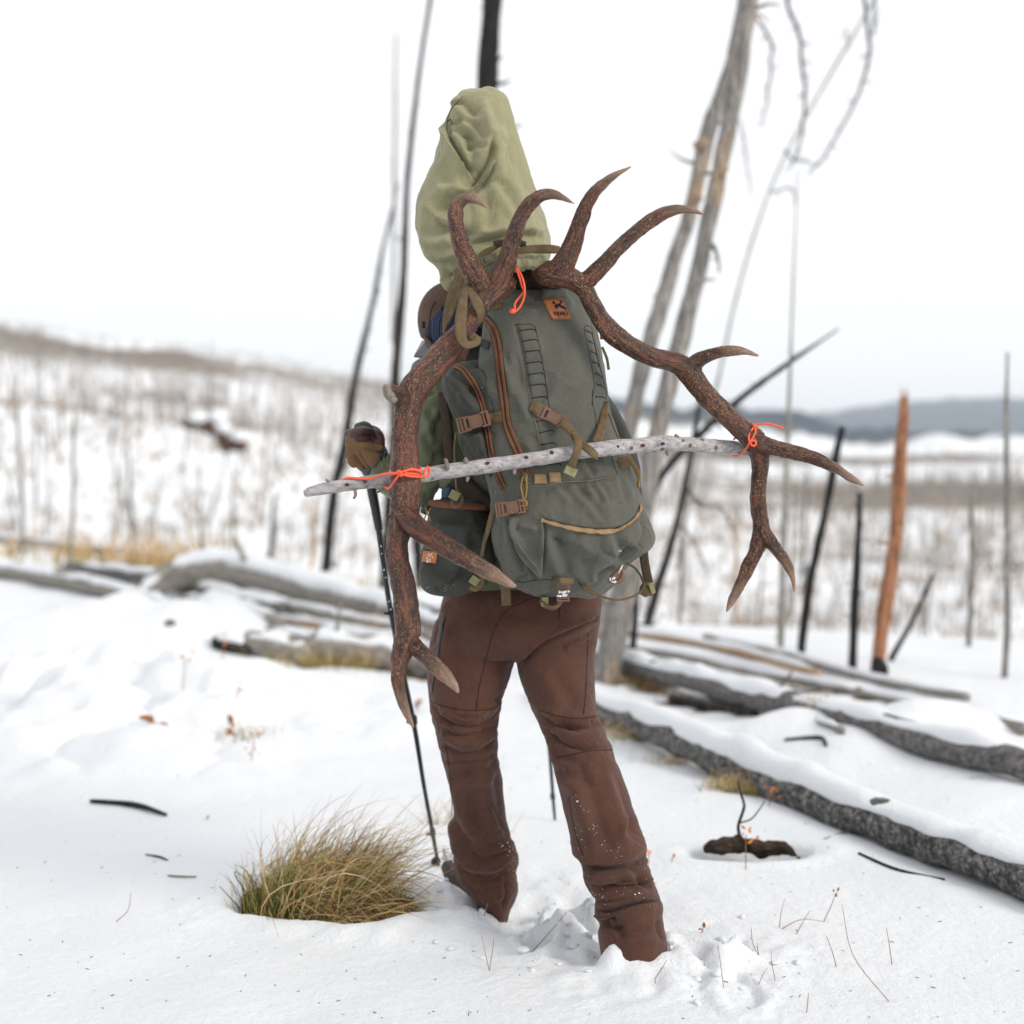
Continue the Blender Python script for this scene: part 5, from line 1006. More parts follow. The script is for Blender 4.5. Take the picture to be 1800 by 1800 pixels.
part('strap_end', box(P(834, 1021, 3.915), (.024, .008, .022), np.array(Matrix.Rotation(R(35), 3, 'Y')), .002), WEBG, pack, smooth=False)
# pouch label with snow on it, snow flecks
lb = strap(BV_P, [(744, 978), (756, 979), (768, 981)], 20, LEATH, pouch, 'label', .003, .002)
def clump(u0, u1, v0, v1, n, r0, r1, par, nm='snow_clump'):
    vf = []
    for _ in range(n):
        u, v = RNG.uniform(u0, u1), RNG.uniform(v0, v1); h, _n = onb(BV_P, u, v, .003)
        if h is not None: vf.append(ellipsoid(h, RNG.uniform(r0, r1, 3), 7, 5))
    if vf: part(nm, merge(*vf), M_SNOW, par, kind='stuff')
clump(752, 762, 971, 988, 12, .002, .005, pouch); clump(742, 758, 996, 1016, 9, .0007, .002, pouch); clump(740, 800, 1028, 1044, 14, .0005, .0012, pouch); clump(1084, 1092, 966, 973, 4, .001, .002, main_bag)
clump(800, 1100, 560, 1040, 9, .0005, .0011, main_bag)
part('pouch_cord', pxtube([(748, 893, 3.99, 1.4), (752, 905, 3.985, 1.4), (757, 915, 3.985, 1.4)], 4, 6), CORDT, pouch); part('pouch_cord', pxtube([(758, 893, 3.985, 1.4), (750, 903, 3.985, 1.4), (746, 912, 3.985, 1.4)], 4, 6), CORDT, pouch)
part('side_strap', pxtube([(745, 900, 4.02, 7), (752, 890, 4.02, 8), (762, 884, 4.02, 6)], 4, 8), F_BLK, pouch)
# harness between pack and back
fstrap([(778, 690, 4.07), (786, 740, 4.07), (790, 790, 4.07), (792, 840, 4.07)], [16, 18, 18, 16], WEBD, pack, 'shoulder_strap', .008, nn=[(-.3, -1, 0)])
fstrap([(800, 840, 4.06), (830, 870, 4.05), (860, 900, 4.03)], 40, WEBD, pack, 'hip_belt', .012, nn=[(-.2, -1, 0)])
fstrap([(812, 842, 4.08), (790, 850, 4.08), (775, 845, 4.1)], 22, F_SHIRT, pack, 'hip_belt', .02, nn=[(-.2, -1, 0)])
for s in (0, 1):
    fstrap([(860 + s * 120, 560, 4.12), (850 + s * 130, 600, 4.2), (835 + s * 150, 640, 4.2)], 34, F_PACKD, pack, 'shoulder_strap', .014, nn=[(0, -1, .3)])
strap(BV_P, CA([(870, 870), (940, 890), (1040, 880)]), 13, WEB, pack, 'strap', .003)
strap(BV_P, CA([(640, 1320), (760, 1290), (900, 1340)]), 14, F_PACKD, pack, 'strap', .004)

# water bottle in the pouch
bt_ = thing('water_bottle', 'dark navy bottle with a blue cap sticking out of the hip pouch', 'bottle', P(795, 900, 4.05))
part('bottle', pxtube([(790, 930, 4.05, 26), (788, 895, 4.05, 26), (788, 882, 4.05, 22), (788, 877, 4.05, 14)], 4, 20), plain('navy_plastic', (.01, .014, .03), .35, .5), bt_)
part('cap', pxtube([(788, 878, 4.05, 12), (788, 862, 4.05, 12)], 3, 16), plain('blue_plastic', (.01, .05, .11), .4, .5), bt_)

# ------------------------------------------------------------------ green game bag
gbag = thing('cloth_bag', 'tall olive green cotton sack folded over at the top, strapped above the pack', 'bag', P(850, 480, 3.98))
GB = [(156, 836, 866, 4.0, .03, 2.2), (161, 812, 880, 4.0, .05, 2.2), (172, 800, 890, 4.0, .065, 2.2), (187, 795, 895, 4.0, .075, 2.2), (207, 787, 900, 4.0, .085, 2.2), (240, 777, 910, 4.0, .095, 2.2), (273, 766, 920, 4.0, .10, 2.2), (300, 756, 928, 4.0, .108, 2.2), (330, 743, 938, 4.0, .115, 2.2), (357, 733, 946, 4.0, .12, 2.2), (385, 733, 956, 4.0, .125, 2.2), (410, 736, 963, 4.0, .125, 2.2),
      (430, 741, 968, 4.0, .12, 2.2), (448, 750, 966, 4.0, .115, 2.2), (462, 762, 958, 4.0, .10, 2.2), (474, 771, 930, 4.0, .085, 2.1), (490, 775, 870, 4.0, .07, 2.1), (502, 780, 830, 4.0, .05, 2), (508, 790, 812, 4.0, .03, 2)]
gbm = remesh(loft(GB, 6, 90, .1), .0040, 3)
BS = [('o', 7, .016, C1([(395, 130), (340, 180), (318, 240), (322, 310), (350, 380), (390, 450), (430, 510), (462, 560)])),
      ('c', 6, .018, C1([(548, 330), (545, 400), (525, 470), (490, 530), (455, 575), (410, 610)])), ('r', 12, .016, C1([(500, 200), (520, 280), (525, 360), (505, 440), (470, 510)])), ('r', 14, .010, C1([(600, 260), (600, 360), (580, 460), (540, 560)])),
      ('o', 8, .012, C1([(560, 470), (530, 540), (470, 590), (400, 625), (320, 640)])), ('f', 12, .010, C1([(400, 620), (320, 640), (260, 690), (235, 740)])), ('c', 6, .009, C1([(540, 560), (440, 630), (330, 670), (250, 730)])), ('r', 9, .008, C1([(240, 750), (300, 770), (400, 810)])), ('c', 6, .008, C1([(235, 740), (300, 800), (400, 830), (500, 850)])),
      ('c', 4, .008, C1([(320, 260), (370, 250), (400, 230)])), ('f', 8, .008, C1([(370, 150), (430, 210), (500, 260)])), ('f', 8, .007, C1([(340, 300), (400, 330), (430, 400), (450, 480)])), ('f', 7, .007, C1([(400, 250), (470, 300), (500, 380)])), ('c', 4, .006, C1([(380, 330), (430, 330), (470, 360)])), ('f', 7, .006, C1([(420, 420), (470, 400), (500, 430)])),
      ('f', 12, .007, C1([(530, 120), (560, 260), (600, 420), (620, 560)])), ('f', 14, .006, C1([(620, 230), (660, 400), (700, 560), (730, 700)])), ('f', 10, .005, C1([(560, 560), (620, 640), (700, 760)])), ('c', 5, .005, C1([(640, 340), (680, 460), (710, 600)])),
      ('r', 12, .008, C1([(190, 880), (280, 900), (360, 880)])), ('c', 6, .009, C1([(440, 900), (560, 870), (700, 850), (830, 860)])), ('r', 10, .009, C1([(440, 860), (560, 830), (700, 820), (840, 830)])), ('c', 5, .008, C1([(230, 990), (320, 1010), (420, 990)])), ('r', 8, .007, C1([(200, 940), (300, 960), (400, 940)])), ('f', 8, .006, C1([(180, 840), (260, 860), (340, 830)])),
      ('c', 5, .010, C1([(275, 1040), (340, 1060), (400, 1040)])), ('f', 6, .010, C1([(290, 1050), (330, 1100), (350, 1130)])), ('f', 6, .008, C1([(340, 1040), (360, 1080), (400, 1090)])), ('f', 14, .006, C1([(260, 460), (220, 600), (190, 700)])), ('f', 10, .006, C1([(300, 440), (290, 560), (330, 620)])), ('f', 10, .005, C1([(480, 640), (520, 740), (500, 820)]))]
gbm = sculpt(gbm, BS, lambda V: fbm(V * np.array([1, 1, .45]), 14, 3) * .004 + (1 - np.abs(fbm(V * np.array([1, 1, .4]), 9, 3, off=8)) * 2) * .004 + fbm(V * np.array([1.3, 1, .7]), 34, 3, off=6) * .0012 + (1 - np.abs(fbm((V + fbm(V, 6, 2, off=3)[:, None] * .05) * np.array([1.4, 1, .7]), 15, 3, off=14)) * 2) * .0020, 1.9)
sack = part('sack', gbm, F_BAG, gbag)
BV_G = BVHTree.FromPolygons([tuple(x) for x in gbm[0].tolist()], gbm[1])
seam(BV_G, C1([(400, 120), (345, 180), (320, 240), (318, 300), (345, 370), (385, 440), (425, 500), (460, 555)]), .0012, plain('olive_thread', (.06, .055, .03), .9, .1), gbag)
seam(BV_G, C1([(320, 250), (335, 240), (345, 262)]), .0014, bpy.data.materials['olive_thread'], gbag)
# gathered drawstring mouth
gm = [pxtube([(898, 455, 3.86, 9), (908, 462, 3.84, 13), (918, 470, 3.84, 10)], 4, 14)]
for k in range(9):
    x = 900 + k * 7.0; gm.append(pxtube([(x - 2, 452 + 1.2 * math.sin(k * 2.3), 3.85, 3.5), (x + 2 * math.sin(k * 1.7), 463, 3.80 + .006 * math.sin(k * 3.1), 6 + 1.6 * math.sin(k * 2.1)), (x + 3, 475 + 3 * math.sin(k * 1.3) - k * .7, 3.815, 4.5)], 4, 10))
gmm = remesh(merge(*gm), .0028, 2); gmm = (gmm[0] + vnormals(*gmm) * (fbm(gmm[0] * np.array([1.6, 1, .5]), 60, 3) * .003)[:, None], gmm[1])
mouth = part('gathered_mouth', gmm, F_BAG, gbag)
part('eyelet', pxtube([(912, 456, 3.815, 1.2), (916, 458, 3.815, 1.2), (915, 462, 3.815, 1.2), (911, 461, 3.815, 1.2), (912, 457, 3.815, 1.2)], 4, 6), METAL, mouth)
# straps round the bag
fstrap([(836, 470, 3.85), (850, 452, 3.84), (870, 442, 3.835), (900, 438, 3.835)], [16, 22, 22, 18], WEB, gbag, nn=[(-.2, -1, .3)])
fstrap(CA([(950, 190, 3.84), (1060, 170, 3.83), (1180, 160, 3.83), (1310, 200, 3.84)]), 12, WEBD, gbag, 'compression_strap', nn=[(0, -1, .1)])
for k in range(5): part('strap_rib', pxtube([(868 + k * 4.5, 427 - k * .6, 3.825, 1.2), (873 + k * 4.5, 437 - k * .6, 3.82, 1.2)], 2, 5), WEBD, gbag)
for k in range(4): part('strap_rib', pxtube([(912 + k * 3.2, 423 + k * 1.5, 3.825, 1.2), (918 + k * 3.2, 434 + k, 3.82, 1.2)], 2, 5), WEBD, gbag)
fstrap(CA([(1210, 275, 3.80), (1330, 250, 3.80), (1450, 245, 3.81), (1600, 245, 3.82), (1700, 255, 3.83)]), [11, 14, 17, 17, 14], WEB, gbag, nn=[(0, -1, .35)])
buckle(857, 458, 3.80, -18, 36, 18, PLG, gbag, nn=(-.2, -1, .2))
fstrap(CA([(940, 330, 3.80), (1040, 260, 3.80), (1100, 240, 3.81)]), 13, WEBG, gbag, nn=[(0, -1, .3)])
fstrap(CA([(600, 480, 3.86), (540, 640, 3.84), (470, 820, 3.84), (420, 1000, 3.85), (380, 1190, 3.87)]), [20, 22, 20, 14, 5], WEB, gbag, nn=[(-.4, -1, 0)])
fstrap(CA([(650, 640, 3.80), (560, 760, 3.80), (500, 900, 3.82), (420, 1080, 3.86)]), [6, 9, 10, 9], WEB, gbag, nn=[(-.4, -1, 0)])
# ------------------------------------------------------------------ antlers
def anmat():
    m = Mt('dark_antler', .36, .5); fl = m.attr('flow', True)
    n1 = m.noise(75, 7, .8, vec=fl, st=(1, 1, .55)); n2 = m.noise(230, 6, .85, vec=fl, st=(1, 1, 2.2)); n3 = m.noise(9, 4, .6)
    k = m.ramp(n1, [(.40, (.007, .003, .002)), (.52, (.052, .014, .008)), (.66, (.19, .055, .027))])
    k = m.mix(m.math('MULTIPLY', m.ramp(n2, [(.545, 0), (.585, 1)]), m.ramp(n3, [(.35, .3), (.6, 1)])), k, (.42, .23, .105))
    k = m.mix(m.ramp(m.noise(60, 5, .7, vec=fl, st=(1, 1, .2)), [(.56, 0), (.68, .7)]), k, (.2, .065, .035))
    k = m.mix(m.math('MULTIPLY', m.attr('tip'), m.ramp(n1, [(.3, .3), (.7, .95)])), k, (.46, .32, .23))
    k = m.mix(m.math('MULTIPLY', m.attr('stain'), m.ramp(m.noise(60, 5, .8), [(.48, 0), (.62, .6)])), k, (.4, .09, .06))
    m.col(k); m.bump([(n1, .9, .005), (n2, .9, .0022), (m.noise(50, 3, vec=fl), .6, .006)])
    return m.m
M_ANT = anmat(); M_CUT = plain('pale_broken_antler', (.2, .17, .14), .7, .3, .4, 90, .003)
def antler(tines, parent, stains=(), vox=.0026):
    ts = [cr(np.array(t, float), 8) for t in tines]
    vf = [tube(PA(t[:, :3]), np.maximum(t[:, 3] * 1.06, 1.4) * t[:, 2] / FPX, 16) for t in ts]
    V, F = remesh(merge(*vf), vox, 7, .5)
    # nearest centre line sample gives a frame that runs with the tine
    cp, ct, cn, cb, cs, ctip, crad = [], [], [], [], [], [], []
    s0 = 0
    for t in ts:
        p = PA(t[:, :3]); tt, N, B = frames(p); s = np.r_[0, np.cumsum(np.linalg.norm(np.diff(p, axis=0), axis=1))]
        cp.append(p); ct.append(tt); cn.append(N); cb.append(B); cs.append(s0 + s); s0 += 3.7; rad = t[:, 3] * t[:, 2] / FPX; crad.append(rad)
        ctip.append(np.clip(1 - (s[-1] - s) / .13, 0, 1) ** 1.4 if t[-1, 3] < 6 else np.zeros(len(s)))
    cp, ct, cn, cb, cs, ctip, crad = map(np.concatenate, (cp, ct, cn, cb, cs, ctip, crad))
    best = np.full(len(V), 1e9); bi = np.zeros(len(V), int)
    for i in range(len(cp)):
        dd = ((V - cp[i]) ** 2).sum(1) - crad[i] ** 2 * .8; k = dd < best; best[k] = dd[k]; bi[k] = i
    r = V - cp[bi]; flow = np.c_[(r * cn[bi]).sum(1), (r * cb[bi]).sum(1), (cs[bi] + (r * ct[bi]).sum(1)) * .34]
    N = vnormals(V, F)
    tk = 1 - .7 * ctip[bi]
    V = V + N * ((fbm(flow, 95, 3) * .0022 + fbm(flow, 30, 2, off=4) * .0026) * tk)[:, None]
    u, v, d = proj(V); st = np.zeros(len(V))
    for su, sv, sr in stains: st = np.maximum(st, np.exp(-(((u - su) / sr) ** 2 + ((v - sv) / sr) ** 2)))
    return part('antler', (V, F), M_ANT, parent, attrs={'flow': flow, 'tip': ctip[bi], 'stain': st})
rack = thing('elk_antlers', 'pair of large dark brown elk antlers with pale tips strapped upside down across the pack', 'antlers', P(900, 1276, 3.7))
DL = 3.73
left = [[(890, 500, 3.80, 18), (878, 503, 3.77, 21), (866, 512, 3.74, 21), (850, 528, 3.72, 18.5), (835, 555, 3.71, 16.5), (815, 582, 3.70, 18), (790, 612, 3.69, 21), (760, 645, 3.67, 23), (736, 672, 3.65, 25), (720, 700, 3.64, 25), (713, 740, 3.63, 22.5), (712, 780, 3.62, 22), (713, 830, 3.61, 23.5), (715, 863, 3.60, 24.5), (712, 893, 3.60, 25), (703, 925, 3.59, 22), (698, 950, 3.58, 18.5), (698, 980, 3.57, 18.5), (705, 1013, 3.56, 20), (712, 1047, 3.55, 20.5), (715, 1080, 3.54, 20.5), (717, 1110, 3.53, 21), (712, 1135, 3.52, 19), (703, 1160, 3.51, 15), (699, 1185, 3.5, 12.5), (700, 1205, 3.5, 11), (705, 1228, 3.5, 10), (713, 1250, 3.5, 7.5), (721, 1267, 3.5, 5), (727, 1279, 3.5, 2)],
        [(855, 525, 3.73, 17), (843, 500, 3.72, 17), (830, 475, 3.70, 16.5), (817, 448, 3.69, 15.5), (808, 420, 3.68, 14.5), (802, 395, 3.68, 13.5), (801, 372, 3.68, 12.5), (806, 357, 3.68, 11), (818, 349, 3.67, 9.5), (832, 350, 3.66, 8), (846, 357, 3.65, 5), (857, 365, 3.64, 2)],
        [(866, 512, 3.74, 19), (880, 482, 3.74, 18), (891, 455, 3.73, 16), (899, 430, 3.73, 15), (907, 405, 3.72, 13.5), (916, 382, 3.72, 12.5), (930, 361, 3.71, 11.5), (948, 347, 3.70, 9.5), (968, 342, 3.69, 8), (986, 346, 3.68, 6), (1000, 353, 3.67, 3.5), (1011, 359, 3.66, 1.5)],
        [(718, 705, 3.64, 19), (704, 698, 3.62, 15), (692, 692, 3.6, 14.5), (686, 690, 3.59, 14)],
        [(706, 903, 3.60, 24), (722, 918, 3.57, 21), (743, 935, 3.54, 18.5), (767, 951, 3.51, 17.5), (800, 971, 3.48, 16.5), (830, 988, 3.46, 15), (858, 1004, 3.44, 12.5), (882, 1018, 3.43, 9.5), (897, 1027, 3.42, 6), (906, 1031, 3.42, 3)],
        [(716, 1118, 3.53, 18), (726, 1133, 3.52, 16), (740, 1146, 3.50, 13.5), (756, 1161, 3.49, 13), (772, 1177, 3.48, 12.5), (787, 1192, 3.47, 11), (798, 1205, 3.46, 8), (805, 1217, 3.46, 3)]]
antler(left, rack, stains=[(712, 790, 26), (728, 830, 20), (700, 1172, 11), (755, 965, 12), (795, 600, 7)])
part('broken_tine', merge(ellipsoid(P(684, 691, 3.585), (.014, .014, .024), 14, 10, np.array(Matrix.Rotation(R(-25), 3, 'Y'))), ellipsoid(P(691, 703, 3.575), (.011, .008, .009), 12, 8)), M_CUT, rack, label='pale splintered end of a broken tine')
right = [[(948, 482, 3.85, 14), (960, 482, 3.82, 20), (977, 482, 3.79, 23), (1007, 491, 3.79, 18.5), (1028, 508, 3.80, 15.5), (1040, 532, 3.81, 14.5), (1057, 561, 3.82, 15), (1080, 588, 3.83, 16.5), (1113, 611, 3.84, 16.5), (1147, 628, 3.86, 16.5), (1180, 637, 3.88, 17), (1206, 650, 3.89, 19.5), (1226, 675, 3.90, 19.5), (1245, 697, 3.91, 17.5), (1267, 719, 3.92, 17.5), (1289, 741, 3.93, 17.5), (1311, 763, 3.94, 18.5), (1327, 778, 3.95, 20.5), (1334, 797, 3.96, 16.5), (1336, 822, 3.97, 14), (1333, 851, 3.98, 13.5), (1333, 881, 3.99, 13), (1336, 910, 4.0, 13), (1339, 934, 4.0, 14), (1334, 955, 4.0, 13), (1324, 978, 4.0, 12), (1311, 1005, 4.0, 11), (1297, 1034, 4.0, 9), (1286, 1056, 4.0, 6.5), (1277, 1076, 4.0, 2)],
         [(975, 484, 3.79, 20), (990, 464, 3.77, 19), (1002, 440, 3.76, 15.5), (1011, 415, 3.75, 13.8), (1020, 388, 3.74, 13), (1030, 363, 3.73, 12), (1044, 340, 3.72, 10), (1062, 321, 3.71, 8), (1082, 307, 3.70, 6), (1098, 299, 3.70, 3.5), (1109, 293, 3.70, 1.8)],
         [(1020, 502, 3.80, 15), (1043, 482, 3.79, 14.5), (1067, 458, 3.78, 13.5), (1093, 431, 3.78, 12.5), (1120, 407, 3.78, 12), (1147, 387, 3.78, 11), (1173, 374, 3.78, 9.5), (1197, 368, 3.78, 7.5), (1218, 370, 3.78, 5.5), (1237, 377, 3.78, 2)],
         [(1210, 650, 3.89, 16), (1230, 632, 3.88, 12.5), (1253, 622, 3.87, 9.8), (1281, 617, 3.86, 8), (1308, 618, 3.86, 5.5), (1333, 625, 3.85, 2.2)],
         [(1325, 777, 3.95, 19), (1345, 784, 3.94, 16), (1368, 789, 3.93, 13.5), (1395, 795, 3.92, 12.8), (1424, 803, 3.91, 11.8), (1452, 815, 3.9, 10.2), (1478, 829, 3.9, 8), (1500, 843, 3.9, 5.2), (1518, 853, 3.9, 2)],
         [(1338, 925, 4.0, 13), (1349, 945, 3.99, 11.5), (1364, 964, 3.98, 10.2), (1380, 986, 3.97, 9), (1390, 1006, 3.97, 7), (1395, 1024, 3.97, 4.5), (1396, 1040, 3.97, 1.8)]]
antler(right, rack)
sk = remesh(merge(ellipsoid(P(912, 492, 3.90), (.09, .06, .032)), ellipsoid(P(955, 488, 3.90), (.07, .07, .036))), .005, 3)
part('skull_plate', sk, plain('shaded_skull', (.02, .012, .009), .9, .2, .5, 40, .004), rack)  # near black colour carries the shade between the antler bases
# straps tying the rack
tie = thing('webbing_tie', 'loose brown webbing looped round the base of the left antler, its end curled', 'strap', P(830, 600, 3.66))
fstrap(CA([(650, 640, 3.715), (620, 740, 3.69), (600, 860, 3.675), (580, 1000, 3.665), (570, 1130, 3.655), (590, 1260, 3.65), (640, 1320, 3.65), (710, 1320, 3.655), (760, 1290, 3.66), (775, 1230, 3.665)]), [6, 12, 17, 20, 20, 18, 16, 14, 13, 10], WEB, tie, 'strap', nn=[(-.15, -1, 0), (0, -1, 0), (.1, -1, .1), (0, -1, .5), (.2, -1, .3)])
fstrap(CA([(655, 640, 3.715), (700, 740, 3.69), (760, 850, 3.68), (800, 950, 3.68), (790, 1030, 3.69), (740, 1100, 3.70)]), [5, 13, 19, 16, 13, 8], WEB, tie, 'strap', nn=[(.1, -1, .1), (.3, -1, 0), (.6, -1, 0)])
fstrap(CA([(690, 1220, 3.67), (740, 1250, 3.665), (770, 1290, 3.66)]), [14, 15, 9], WEB, tie, 'strap_end', nn=[(0, -1, .3)])

# ------------------------------------------------------------------ cord on the bag mouth and ties at the stick
def cord(name, paths, label, mat=ORNG, extra=None, loc=None, r=None):
    t = thing(name, label, 'cord', P(*loc)); 
    for p in paths: part('cord', pxtube([(u, v, d, r or 2.2) for u, v, d in p], 6, 8), mat, t)
    for e in extra or []: part('knot', e, mat, t)
    return t
c = cord('orange_cord', [CA([(1200, 455, 3.80), (1240, 560, 3.765), (1270, 660, 3.765), (1290, 720, 3.77), (1230, 800, 3.775), (1190, 860, 3.775), (1190, 930, 3.775)]), CA([(1215, 450, 3.80), (1270, 560, 3.762), (1300, 680, 3.762), (1290, 800, 3.77), (1250, 890, 3.775), (1200, 950, 3.775)])],
         'bright orange cord loop with a knob, hanging from the sack mouth', loc=(905, 548, 3.8), r=1.9)
part('knob', merge(ellipsoid(P(901, 547, 3.765), (.0085, .008, .007), 14, 10), pxtube([(899, 544, 3.76, 1.2), (903, 544, 3.758, 1.2)], 2, 6)), ORNG, c)
EXT = []
cord('orange_cord', [[(600, 844, 3.655), (612, 840, 3.65), (630, 841, 3.645), (650, 841, 3.64), (668, 835, 3.61), (686, 832, 3.58), (700, 832, 3.563)],
                     [(700, 833, 3.563), (712, 828, 3.56), (725, 825, 3.565), (738, 828, 3.58), (740, 834, 3.60), (728, 833, 3.57), (712, 832, 3.56)], [(700, 832, 3.56), (716, 836, 3.556), (732, 838, 3.57), (744, 837, 3.61), (747, 828, 3.625), (752, 821, 3.64), (755, 828, 3.645), (752, 836, 3.645), (746, 838, 3.64), (745, 832, 3.64)],
                     [(702, 834, 3.563), (694, 845, 3.575), (688, 855, 3.6), (682, 858, 3.63), (676, 856, 3.66)], [(690, 832, 3.58), (686, 828, 3.62), (690, 824, 3.66), (712, 820, 3.70), (740, 822, 3.66)], [(700, 830, 3.56), (690, 834, 3.59), (680, 832, 3.63)]],
     'orange cord tying the branch to the left antler, long loose end lying along it', extra=[ellipsoid(P(702, 832, 3.558), (.0055, .005, .006), 12, 8), pxtube([(699, 828, 3.555, 2.3), (705, 830, 3.55, 2.4), (705, 837, 3.553, 2.3)], 4, 8)], loc=(702, 850, 3.56))
cord('orange_cord', [[(1298, 801, 4.0), (1305, 796, 3.955), (1312, 788, 3.93), (1318, 777, 3.915), (1324, 768, 3.912), (1328, 758, 3.915), (1326, 748, 3.925)], [(1326, 750, 3.92), (1320, 758, 3.915), (1316, 768, 3.912), (1318, 778, 3.912), (1324, 784, 3.91), (1329, 780, 3.91), (1326, 774, 3.91), (1319, 777, 3.91)],
                     [(1326, 748, 3.92), (1340, 745, 3.91), (1356, 746, 3.90), (1376, 752, 3.89)], [(1326, 748, 3.93), (1332, 752, 3.95), (1330, 760, 3.96)], [(1290, 772, 3.98), (1298, 766, 3.95), (1306, 764, 3.94)], [(1298, 801, 4.0), (1289, 801, 4.03)]],
     'orange cord tying the branch to the right antler, short end sticking out', extra=[ellipsoid(P(1326, 748, 3.915), (.005, .005, .005), 12, 8)], loc=(1320, 790, 3.93), r=1.9)

# ------------------------------------------------------------------ the branch across the pack
def birch():
    m = Mt('pale_peeled_bark', .75, .25); st = (3, 9, 9)
    n = m.noise(10, 8, .75, st=st)
    k = m.ramp(n, [(.3, (.17, .155, .15)), (.5, (.36, .34, .35)), (.7, (.58, .56, .57))])
    k = m.mix(m.ramp(m.noise(95, 6, .75), [(.56, 0), (.66, .85)]), k, (.13, .09, .075))
    k = m.mix(m.ramp(m.vor(26, st=(1, 1, 1)), [(.10, .9), (.22, 0)]), k, (.09, .055, .045))
    k = m.mix(m.ramp(m.noise(22, 4, .6), [(.6, 0), (.7, .5)]), k, (.35, .24, .17))
    m.col(k); m.bump([(n, .6, .003), (m.noise(120, 5, .7), .6, .0015)]); return m.m
M_BIR = birch()
M_STUB = plain('grey_brown_stub_bark', (.22, .18, .16), .85, .2, .4, 60, .002)
br = thing('branch', 'pale bare branch laid across the pack and lashed between the two antlers', 'branch', P(900, 820, 3.78))
bp = cr(np.array([(537, 867, 3.64, 8), (550, 863, 3.645, 9.5), (600, 854, 3.655, 11), (650, 847, 3.665, 12), (700, 840, 3.68, 12.5), (760, 832, 3.70, 13), (820, 824, 3.72, 13.5), (880, 815, 3.74, 13), (940, 806, 3.76, 13.2), (1000, 797, 3.78, 13), (1060, 789, 3.805, 12.5), (1110, 784, 3.84, 13.2), (1160, 781, 3.87, 14), (1205, 781, 3.90, 13.5), (1250, 784, 3.94, 13), (1290, 787, 3.985, 12.5), (1330, 793, 4.0, 9), (1360, 799, 4.0, 5), (1385, 804, 4.0, 3)]), 12)
V, F = tube(PA(bp[:, :3]), bp[:, 3] * bp[:, 2] / FPX, 20)
V = V + vnormals(V, F) * (fbm(V * np.array([.7, 1, 1]), 22, 3) * .0022)[:, None]; part('stick', (V, F), M_BIR, br)
for rows in [[(786, 824, 3.69, 5), (785, 815, 3.685, 4), (783, 808, 3.68, 3.5)], [(819, 812, 3.71, 5), (818, 806, 3.705, 3)], [(904, 826, 3.73, 3.5), (904, 833, 3.725, 3)], [(822, 840, 3.71, 4), (821, 846, 3.705, 2)], [(583, 850, 3.65, 3), (577, 846, 3.645, 2.6), (573, 843, 3.64, 2)], [(624, 862, 3.65, 3), (625, 870, 3.645, 2.8), (622, 876, 3.64, 2.2)], [(682, 853, 3.66, 3), (670, 862, 3.66, 2.2), (662, 866, 3.65, 1.8)], [(684, 858, 3.66, 2.4), (687, 870, 3.66, 2), (690, 878, 3.655, 1.6)], [(1190, 769, 3.88, 5), (1188, 765, 3.875, 3)], [(1172, 795, 3.86, 4), (1174, 800, 3.855, 2)], [(968, 796, 3.765, 5), (970, 794, 3.755, 3.5)]]:
    part('twig_stub', pxtube(rows, 4, 8), M_STUB, br)
for u, v, d in [(925, 804, 3.724), (857, 814, 3.71), (970, 796, 3.739), (1036, 789, 3.765), (1085, 785, 3.80), (1165, 780, 3.84), (1130, 783, 3.825), (610, 852, 3.63)]:
    part('knot', ellipsoid(P(u, v, d), (.006, .003, .0045), 10, 8), plain('dark_knot', (.07, .045, .04), .8, .2) if 'dark_knot' not in bpy.data.materials else bpy.data.materials['dark_knot'], br)

# ------------------------------------------------------------------ trekking poles
pz = PG(778, 1532, -.03); dpt = float((pz - CAM) @ FW)
tp = thing('trekking_pole', 'dark trekking pole held in the left hand, planted by the left boot', 'trekking pole', pz)
dd_ = lambda v: 4.12 + (dpt - 4.12) * (v - 760) / 770
part('grip', merge(pxtube([(633, 757, 4.13, 15), (642, 753, 4.12, 13), (652, 757, 4.11, 8)], 3, 14), pxtube([(640, 758, 4.12, 9.5), (648, 800, 4.12, 8.5), (652, 850, dd_(850), 8.8), (660, 895, dd_(895), 8.2), (666, 930, dd_(930), 7)], 5, 14)), F_BLK, tp)
part('shaft', pxtube([(664, 920, dd_(920), 5.2), (673, 985, dd_(985), 5), (686, 1070, dd_(1070), 4.8), (706, 1170, dd_(1170), 4.6), (728, 1275, dd_(1275), 4.4), (745, 1380, dd_(1380), 3.8), (760, 1462, dd_(1462), 3.6), (772, 1530, dd_(1530), 3)], 4, 12), POLE, tp)
for u, v, s in ((687, 1075, 5.5), (727, 1266, 6), (760, 1463, 5)):
    part('clamp', merge(pxtube([(u, v - s * 1.1, dd_(v), s), (u + 1, v + s * 1.1, dd_(v), s)], 2, 12), box(P(u - s * 1.4, v + 3, dd_(v) - .006), (.014, .01, .008))), F_BLK, tp)
for k in (0, 1, 3, 4, 7, 8):
    v = 958 + k * 14; u = 669 + (v - 958) * .155
    part('printed_mark', box(P(u, v, dd_(v) - .0085), (.0035, .0012, .008 if k % 3 else .012), np.array(Matrix.Rotation(R(-20 + 40 * (k % 2)), 3, 'Y'))), METAL, tp, smooth=False)
part('basket', pxtube([(764, 1512, dpt, 9), (768, 1516, dpt, 9)], 2, 14), F_BLK, tp)
part('wrist_strap', pxtube([(664, 778, 4.1, 3), (674, 786, 4.085, 3.4), (678, 796, 4.08, 3.4), (672, 800, 4.08, 3)], 4, 8), F_BLK, tp)
pz2 = PG(975, 1450, -.02); d2 = float((pz2 - CAM) @ FW); dd2 = lambda v: 4.76 + (d2 - 4.76) * (v - 850) / 600
